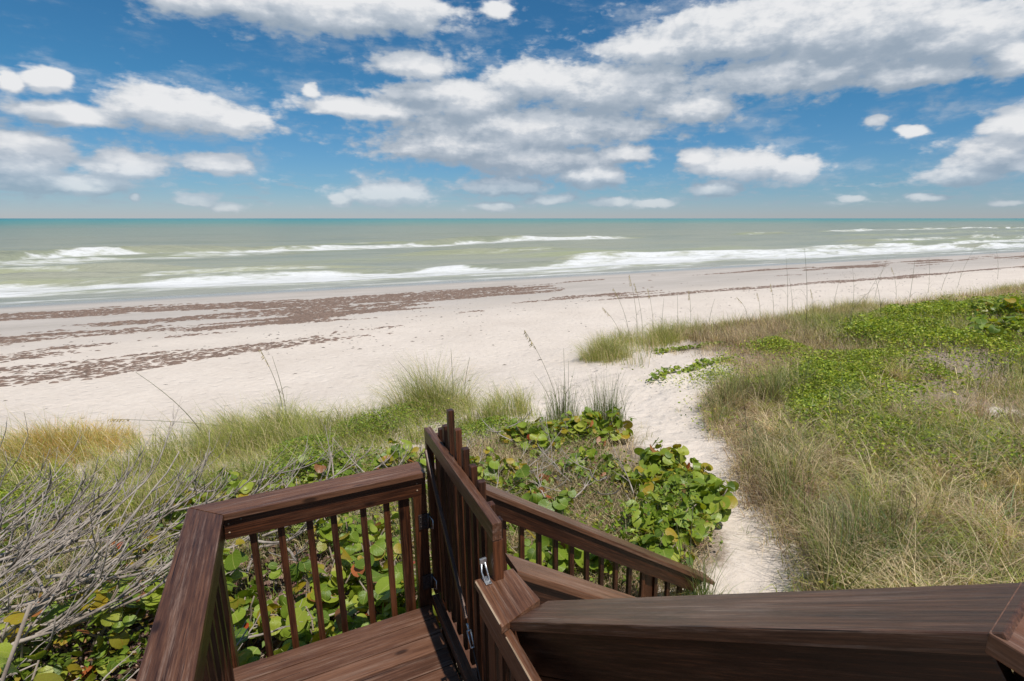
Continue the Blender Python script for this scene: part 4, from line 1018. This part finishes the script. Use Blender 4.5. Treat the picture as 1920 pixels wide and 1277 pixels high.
sea_grape('sea grape just behind the baluster nearest the rail corner', -.35, 3.85, .35, .62, 9, 8, (.065, .10), .12, .06, 29)
sea_grape('sea grape in the shade below the jamb board beside the hinge post', .75, 3.95, .4, .8, 11, 8, (.07, .10), .08, .06, 30)
# patch at the right edge of the picture
for k, (x, y, lb) in enumerate([(19.5, 7.6, 'sea grape mound on the dune at the right edge of the ground cover'), (22.5, 9.0, 'sea grape mound farther along the dune behind the right edge mound')]):
    sea_grape(lb, x, y, 1.5, .8, 22, 9, (.09, .14), .08, .02, 40 + k)

creeping_vine('round leaved vine creeping across the bare sand below the ledge grass', [(8.3, 10.7), (9.0, 11.2), (9.8, 11.0), (10.6, 11.3), (11.5, 10.9)], 210, 3, .16)
creeping_vine('short vine runner with small leaves along the foot of the ledge grass', [(10.6, 13.6), (11.4, 13.7), (12.4, 13.6), (13.2, 13.2)], 150, 4, .14)

# ------------------------------------------------------------------ bleached dead shrubs
def curve_branch(r, p, az, el0, el1, length, rad, sides, twigs, wob=.10, n=9):
    items = []; pts = [p.copy()]; rr_ = [rad]; a = az; e = el0
    for k in range(n):
        t = (k + 1) / n
        e = el0 + (el1 - el0) * t ** 1.6 + r.gauss(0, wob * .6); a += r.gauss(0, wob)
        d = Vector((math.cos(a) * math.cos(e), math.sin(a) * math.cos(e), math.sin(e)))
        pts.append(pts[-1] + d * length / n); rr_.append(rad * (1 - .78 * t) + .0008)
    items.append((pts, rr_, sides))
    for q in range(twigs):
        i = r.randrange(2, n); l2 = length * r.uniform(.18, .5) * (1 - .4 * i / n)
        items += curve_branch(r, pts[i].copy(), a + r.choice((-1, 1)) * r.uniform(.3, 1.0), e * .4 + r.uniform(0, .5), min(1.4, el1 * r.uniform(.6, 1.1)), l2, rr_[i] * .62, 4, 0 if twigs < 5 else r.choice((0, 1, 2)), .16, 5)
    return items
def dead_shrub(label, x, y, n, length, az, el, seed, z=0.0, spread=.45, rad=.016, foot=.5, twigs=5):
    r = random.Random(seed); gz = float(ground(x, y)) + z
    root = empty('dead_shrub', (x, y, gz), label, 'dead shrub')
    for k in range(n):
        p = Vector((r.gauss(0, foot), r.gauss(0, foot), r.uniform(-.1, .35)))
        it = curve_branch(r, p, az + r.gauss(0, spread), el[0] + r.gauss(0, .15), el[1] + r.gauss(0, .2), length * r.uniform(.55, 1.15), rad * r.uniform(.55, 1.25), 6, twigs)
        me = tubes_mesh('branch', it); link('branch', me, DEADWOOD, root)
    return root
RIGHT_AZ = R(-20)
dead_shrub('bleached dead shrub with the tallest upright branch, left of the landing', -3.1, 6.7, 14, 2.0, RIGHT_AZ, (.2, 1.25), 51, .35, rad=.019)
dead_shrub('bleached dead shrub at the left edge in front of the green patch', -3.9, 7.4, 12, 1.8, RIGHT_AZ + .1, (.3, 1.3), 52, .2, rad=.018)
dead_shrub('low tangle of grey branches sweeping towards the rail corner', -2.8, 5.6, 18, 1.8, RIGHT_AZ + .25, (.1, .8), 53, .5, rad=.018)
dead_shrub('dense pale branch tangle nearest the left picture edge', -3.2, 4.6, 18, 1.8, RIGHT_AZ + .5, (.05, .6), 54, .65, rad=.018)
dead_shrub('grey broken branches lying beside the left railing', -2.0, 3.8, 13, 1.2, RIGHT_AZ + .5, (.0, .45), 55, .55)
dead_shrub('bare twiggy shrub just past the rail corner', -1.6, 6.4, 14, 1.3, RIGHT_AZ + .35, (.25, 1.2), 56, .35, rad=.015)
dead_shrub('pale forked shrub between the tall branches and the rail corner', -2.3, 6.2, 14, 1.5, RIGHT_AZ + .15, (.15, 1.0), 62, .4)
dead_shrub('bare grey shrub beyond the seaward rail, twigs forking upward', .9, 7.3, 12, .9, R(60), (.5, 1.3), 57, .15, 1.6, .012)
dead_shrub('pale twig tangle just behind the seaward rail cap', -.2, 6.4, 14, 1.1, RIGHT_AZ, (.1, .9), 58, .35, 1.2, .013)
dead_shrub('pale bare twigs among straw grass right of the gate', 2.8, 6.7, 14, .8, R(30), (.2, 1.0), 59, .15, 1.8, .010)
dead_shrub('pale curling twigs in the straw grass beyond the stair railing', 3.1, 5.4, 16, .75, R(60), (.1, .9), 63, .12, 2.2, .009, .6)
dead_shrub('bare twigs between the gate pickets and the mound of sea grape', 2.2, 7.4, 14, .8, R(20), (.2, 1.1), 64, .12, 1.8, .010, .6)
dead_shrub('pale branch tangle reaching up to the grass edge left of the rail corner', -2.4, 7.6, 13, 1.4, RIGHT_AZ + .2, (.2, 1.1), 65, .3, rad=.015)
dead_shrub('dark grey branch tangle running along the left edge below the golden tussock', -3.7, 8.5, 12, 1.5, RIGHT_AZ + .1, (.2, 1.1), 66, .25, rad=.016)
dead_shrub('grey branches lying low behind the rail corner among sea grape', -1.1, 7.2, 12, 1.2, RIGHT_AZ + .3, (.1, .9), 67, .35, rad=.014)
dead_shrub('dead twigs on the ground below the seaward balusters', .0, 4.4, 10, .9, R(200), (.0, .5), 60, .05, 1.8, .012)
dead_shrub('tall dead stems standing at the far left edge by the beach', -4.35, 9.3, 9, 1.9, RIGHT_AZ + .2, (.5, 1.5), 61, .15, .25, .014, .25, 2)

# ------------------------------------------------------------------ single tussocks
def tussock(label, x, y, rad, n, h, lean, cols, wid=.0065, group=None, wind=.4, dome=False, seed=0):
    root = empty('grass_tussock', (x, y, float(ground(x, y))), label, 'grass tussock', group)
    a = rng.uniform(0, 2 * np.pi, n); q = rad * rng.uniform(0, 1, n) ** .8 * .9
    X = x + q * np.cos(a); Y = y + q * np.sin(a)
    hh = (h[0] + (h[1] - h[0]) * rng.uniform(0, 1, n) ** 1.7) * (1 - .3 * (q / rad) ** 2); az = a + rng.normal(0, .6, n)
    sw = rng.uniform(0, 1, n) < wind; az = np.where(sw, 2.9 + rng.normal(0, .5, n), az)
    V_, F_, S_, C_ = blades(n, X, Y, hh, az, rng.uniform(*lean, n) * (.45 + 1.0 * q / rad), wid * rng.uniform(.6, 1.4, n), palette(n, *cols))
    V_ = V_ - np.array([x, y, root.location.z], np.float32)
    o = link('foliage', np_mesh('foliage', V_, F_, S_, C_), VEG, root); o['kind'] = 'stuff'
    return root
GC = ((GREEN, OLIVE, LIME, STRAW), (1.6, 2.2, 1.4, 1.8))
tussock('big bushy sea oat tussock at the centre of the beach edge', 2.75, 11.7, 1.15, 3300, (.35, 1.8), (.25, 1.8), GC)
tussock('wide windblown grass tussock left of the centre one, below a tall seed stalk', -.3, 12.1, .95, 1500, (.3, 1.1), (.5, 1.8), GC)
tussock('low arching grass tussock at the left of the windblown one', -1.3, 12.7, .8, 1000, (.3, .95), (.7, 1.9), GC)
tussock('golden orange bushy tussock at the left beach edge', -4.3, 13.0, 1.45, 5200, (.3, .85), (.3, 1.9), (((.56, .39, .09), (.52, .42, .11), (.54, .29, .11), OLIVE, STRAW), (2.2, 2.4, 1, 1.2, 1)), .008)
tussock('end tussock of the ledge grass with drooping blades over bare sand', 9.1, 14.2, .95, 2300, (.35, 1.2), (.4, 1.8), GC)
tussock('tall tussock in the ledge grass behind the creeping vine', 12.3, 15.4, 1.0, 1700, (.35, 1.2), (.3, 1.4), GC, .008)
tussock('upright green tussock at the foot of the stair rail', 3.33, 3.36, .16, 260, (.35, .9), (.15, .9), ((BLUE, GREEN, OLIVE), (2, 2, 1)), .0075)
tussock('thin reed tussock with upright stems beside the upper sea grape', 5.5, 8.5, .42, 520, (.5, 1.5), (.05, .45), ((GREEN, BLUE, OLIVE, BROWN), (2, 2, 1, 1)), .0075)
tussock('sparse dark reed tussock left of the thin reed tussock, before bare sand', 4.9, 9.2, .4, 260, (.5, 1.4), (.05, .5), ((GREEN, BLUE, BROWN), (2, 2, 1)), .008)
tussock('small green tussock on the sand near the rightmost sea grape', 4.75, 5.2, .14, 120, (.25, .6), (.1, .8), ((BLUE, GREEN), (1, 1)))

# ------------------------------------------------------------------ sea oat stalks
STALKS = [(-0.34, 14.73, -0.34, 0.17, 1.57, 1), (-0.28, 14.79, -0.16, 0.08, 1.38, 0), (-1.61, 11.63, -1.03, 0.53, 1.66, 0), (-0.93, 12.58, -2.68, 1.36, 0.52, 1), (5.03, 9.67, -0.64, 0.33, 2.05, 1), (5.06, 9.43, -0.04, 0.02, 1.63, 0), (5.2, 9.55, -0.01, 0.0, 1.36, 0), (5.03, 9.87, -0.41, 0.21, 1.09, 0), (5.47, 8.95, 0.03, -0.02, 1.09, 0), (5.68, 8.62, 0.02, -0.01, 1.07, 0), (5.68, 8.44, 0.03, -0.01, 1.17, 0), (5.77, 8.18, -0.14, 0.07, 0.88, 0), (11.92, 17.47, -0.7, 0.35, 1.42, 1), (12.13, 17.22, -0.61, 0.31, 2.15, 1), (12.85, 17.66, -0.37, 0.19, 2.65, 1), (13.49, 18.18, -0.37, 0.19, 2.28, 1), (14.25, 18.43, -0.28, 0.14, 2.0, 1), (14.56, 18.27, 0.04, -0.02, 1.54, 0), (16.05, 18.99, -0.07, 0.04, 1.62, 0), (17.07, 19.25, -0.15, 0.08, 1.66, 1), (18.36, 19.39, 0.17, -0.09, 1.18, 0), (21.91, 20.39, -0.52, 0.27, 0.98, 1), (22.41, 19.94, -0.22, 0.11, 1.2, 1), (22.98, 19.56, -0.27, 0.14, 1.69, 1), (21.62, 17.59, -0.29, 0.15, 3.08, 0), (17.65, 13.46, -0.33, 0.17, 3.13, 0), (23.64, 18.94, -0.3, 0.15, 1.96, 0), (21.97, 16.4, -0.26, 0.13, 1.5, 1), (24.69, 17.41, 0.16, -0.08, 1.89, 0), (18.76, 12.71, 0.89, -0.45, 1.63, 0), (32.91, 21.83, -0.29, 0.15, 2.07, 0), (30.67, 19.57, 0.79, -0.4, 2.21, 0), (33.83, 21.01, 0.43, -0.22, 2.72, 0), (22.07, 12.3, -0.03, 0.01, 2.33, 0), (39.56, 20.91, -0.29, 0.15, 2.55, 0), (45.03, 21.82, 0.75, -0.38, 3.15, 0), (16.82, 11.16, 0.0, -0.0, 1.45, 0), (20.47, 12.36, -0.41, 0.21, 1.86, 0), (42.13, 21.41, 0.54, -0.28, 2.09, 0), (34.75, 20.21, -0.5, 0.25, 2.03, 1), (54.98, 23.69, -0.49, 0.25, 2.51, 0), (6.85, 6.13, -0.22, 0.11, 1.34, 0), (7.82, 5.22, 0.01, -0.0, 1.38, 0), (9.08, 6.85, 0.07, -0.04, 1.35, 0), (3.39, 3.72, -0.09, 0.04, 0.81, 0), (3.42, 3.67, -0.0, 0.0, 1.0, 0), (3.43, 12.19, -0.01, 0.0, 1.41, 0), (2.69, 11.86, -0.53, 0.27, 1.28, 0), (3.73, 12.3, 0.16, -0.08, 1.16, 0)]
STALKC = simple('sea_oat_stalk', (.135, .13, .06), .6, 0, 12, .4)
SEEDC = simple('sea_oat_seed', (.46, .36, .16), .7, 0, 30, .35)
def stalk(x, y, dx, dy, h, seed, k):
    r = random.Random(k); z = float(ground(x, y)); root = empty('sea_oat_stalk', (x, y, z), 'x', 'sea oat stalk')
    ln = math.hypot(dx, dy); p = []
    for i in range(9):
        t = i / 8; p.append(Vector((x + dx * t ** 1.7, y + dy * t ** 1.7, z + h * (t - .06 * (ln / max(h, .1)) * t * t) - .03)))
    rad = .0065 if y < 10 else .0095
    add_tubes('stalk', [(p, [rad * (1 - .6 * i / 8) for i in range(9)], 5)], STALKC, root)
    # two or three long leaves up the stalk
    n = 3
    lb = []
    for q in range(n):
        i = r.randrange(1, 4); a = r.uniform(0, 6.28); l = h * r.uniform(.25, .45)
        b = p[i]; pts = [b + Vector((math.cos(a), math.sin(a), 0)) * l * t * .55 + Vector((0, 0, l * (t * 1.1 - .9 * t * t))) for t in (0, .25, .5, .75, 1)]
        add_tubes('blade', [(pts, [.004, .004, .0035, .0025, .001], 3)], STALKC, root)
    if seed:
        it = []; top = p[-1]; d = (p[-1] - p[-2]).normalized(); side = Vector((-.8, .4, -.1))
        for q in range(16):
            t = q / 15; b = p[-1] - d * (.42 * (1 - t)); a = r.uniform(0, 6.28)
            o = Vector((math.cos(a), math.sin(a), 0)) * .05 + side * .05
            e = b + o * (1 - .4 * t) - Vector((0, 0, .05)); m_ = b.lerp(e, .5) + Vector((0, 0, .012))
            it.append(([b, m_, e], [.0025, .010, .004], 4))
        add_tubes('seed_head', it, SEEDC, root)
    return root
GRP = {}
for k, (x, y, dx, dy, h, s) in enumerate(STALKS):
    o = stalk(x, y, dx, dy, h, s, k)
    if k == 0: tag(o, 'golden seeded sea oat stalk standing alone before the beach, left of centre')
    elif k == 1: tag(o, 'bare sea oat stalk just right of the golden seeded one')
    elif k == 2: tag(o, 'long thin bare stalk leaning left over the pale sand')
    elif k == 3: tag(o, 'seeded stalk bent almost level above the golden orange tussock')
    elif k == 4: tag(o, 'seeded stalk arching left over the bare sand in the middle')
    elif k < 12: GRP.setdefault('mid', []).append((math.atan2(x, y), o, s))
    elif x > 8 and y > 10: GRP.setdefault('dune', []).append((math.atan2(x + dx, y + dy), o, s))
    elif y > 11: GRP.setdefault('tuft', []).append((math.atan2(x + dx, y + dy), o, s))
    else: GRP.setdefault('path', []).append((math.atan2(x, y), o, s))
ORD = ['first', 'second', 'third', 'fourth', 'fifth', 'sixth', 'seventh', 'eighth', 'ninth', 'tenth', 'eleventh', 'twelfth', 'thirteenth', 'fourteenth', 'fifteenth', 'sixteenth',
       'seventeenth', 'eighteenth', 'nineteenth', 'twentieth'] + ['twenty-' + q for q in ('first', 'second', 'third', 'fourth', 'fifth', 'sixth', 'seventh', 'eighth', 'ninth')] + ['thirtieth']
for key, txt, grp in (('mid', 'upright stalk rising above the middle sea grapes', 'bare stalks above the middle sea grapes'), ('dune', 'tall stalk in the row along the right dune', 'sea oat stalks along the right dune'),
                      ('tuft', 'stalk standing in the big centre tussock', 'stalks in the centre tussock'), ('path', 'thin stalk standing by the edge of the sand path', 'stalks by the path')):
    for i, (_, o, s) in enumerate(sorted(GRP[key], key=lambda q: q[0])):
        tag(o, ('seeded ' if s else 'bare ') + txt + ', ' + ORD[i] + ' from the left', group=grp)

# ------------------------------------------------------------------ seaweed wrack on the beach
WRACK = simple('seaweed', (.185, .125, .092), .85, 0, 6, .45)
def wrack(name, label, n, bands, x0, x1, y0, y1, size):
    nz1 = make_noise(31, 30, .12, 1.4, .5); nz2 = make_noise(32, 30, .4, 3.0, .4)
    X = rng.uniform(x0, x1, n); Y = rng.uniform(y0, y1, n)
    d = np.zeros(n)
    for (pts, wd, dens) in bands:
        pts = np.array(pts); yc = np.interp(X, pts[:, 0], pts[:, 1]); on = sm(X, pts[0, 0] - 2, pts[0, 0] + 2) * (1 - sm(X, pts[-1, 0] - 3, pts[-1, 0] + 3))
        v = np.exp(-((Y - yc) / wd) ** 2) * on
        d = np.maximum(d, dens * v)
    q = .6 * nz1(X * .55, Y * 3.6) + .35 * nz1(X * .2 + 9, Y * .8) + .3 * nz2(X * .6, Y * 2.4)
    k = rng.uniform(0, 1, n) < np.clip((d * 1.05 + q * 1.05 - .80) * 2.2, 0, 1) * (d > .08)
    X = X[k]; Y = Y[k]; m = len(X); Z = ground(X, Y)
    s = size * rng.uniform(.4, 1.5, m); a = rng.normal(.1, .5, m); sides = 5
    V_ = np.zeros((m, sides + 1, 3)); V_[:, sides] = np.stack([X, Y, Z + s * .22], -1)
    for i in range(sides):
        th = 2 * np.pi * i / sides + rng.uniform(-.3, .3, m); rx = s * rng.uniform(.6, 1.5, m); ry = s * rng.uniform(.3, .7, m)
        ex, ey = rx * np.cos(th), ry * np.sin(th)
        V_[:, i] = np.stack([X + ex * np.cos(a) - ey * np.sin(a), Y + ex * np.sin(a) + ey * np.cos(a), Z - .01 + s * rng.uniform(0, .1, m)], -1)
    o = (np.arange(m) * (sides + 1))[:, None]
    f = np.concatenate([o + np.array([[i, (i + 1) % sides, sides]]) for i in range(sides)], 1).ravel()
    me = np_mesh(name, V_.reshape(-1, 3), f, np.full(m * sides, 3))
    tag(link(name, me, WRACK), label, 'seaweed', kind='stuff')
wrack('seaweed', 'reddish brown seaweed mats scattered along the damp lower beach', 170000,
      [([(-40, 46), (-12, 47.6), (-6, 46), (2, 43.5), (9, 44), (17, 46), (27, 49), (45, 49), (60, 46)], 2.4, .80), ([(-1, 37), (6, 39.5), (14, 42), (24, 46), (40, 46)], 4.2, .95), ([(34, 46), (60, 45.5), (90, 47), (160, 48), (300, 49)], 4.5, .74), ([(-20, 43), (-13, 44), (-8, 45)], 1.0, .8), ([(-30, 38), (0, 38), (30, 40)], 4.5, .28)],
      -40, 260, 32, 54, .19)
wrack('seaweed', 'dark seaweed line along the high tide mark near the dune', 120000,
      [([(-30, 29.0), (-11, 30.0), (-6, 30.6), (0, 29.6), (8, 31.3), (17, 31.9), (24, 32), (34, 30.4), (60, 30), (160, 31)], 1.3, .86), ([(-30, 26), (-9, 27.5), (-4, 27), (2, 28.6), (8, 29.3)], 2.4, .74), ([(-14, 24.2), (-8, 24.6), (-4, 24.4)], 1.2, .74), ([(-3, 35), (4, 36), (9, 35), (22, 35)], 2.0, .52), ([(-20, 33), (-6, 33.5), (6, 32.5)], 2.0, .5), ([(-14, 22.6), (-7, 23), (-2, 25.5), (4, 27)], 1.4, .56)],
      -30, 140, 21, 38, .13)

# bits of shell, twig and weed strewn over the dry beach and the path
def debris(name, label, n, x0, x1, y0, y1, size, mat, dens):
    X, Y = scatter(n, x0, x1, y0, y1, dens); m = len(X); Z = ground(X, Y); a = rng.uniform(0, 6.28, m)
    l = size * rng.uniform(.4, 1.8, m); wd = l * rng.uniform(.06, .35, m); c, sn = np.cos(a), np.sin(a)
    P = np.stack([X, Y, Z + .002], -1); t = np.stack([c, sn, rng.normal(0, .12, m)], -1) * l[:, None] * .5; b = np.stack([-sn, c, 0 * c], -1) * wd[:, None] * .5
    V_ = np.stack([P - t - b, P + t - b * .6, P + t + b * .6, P - t + b, P + np.array([0, 0, 1.]) * (wd * .6)[:, None]], 1)
    o = (np.arange(m) * 5)[:, None]
    f = (o + np.array([[0, 1, 4, 1, 2, 4, 2, 3, 4, 3, 0, 4]])).ravel()
    tag(link(name, np_mesh(name, V_.reshape(-1, 3), f, np.full(m * 4, 3)), mat), label, 'debris', kind='stuff')
TWIGC = simple('dark_twig_bits', (.11, .085, .065), .9, 0, 8, .5)
debris('beach_debris', 'dark bits of twig and weed strewn over the pale dry beach', 5200, -25, 70, 12, 40, .11, TWIGC, lambda X, Y: np.clip(.25 + .5 * n_patch(X * .25, Y * .6), .04, 1))
debris('beach_debris', 'small twigs and seed bits lying on the sand path', 1000, 3, 13, 3, 13.5, .04, TWIGC, lambda X, Y: (path_d(X, Y) < .3) * .5)
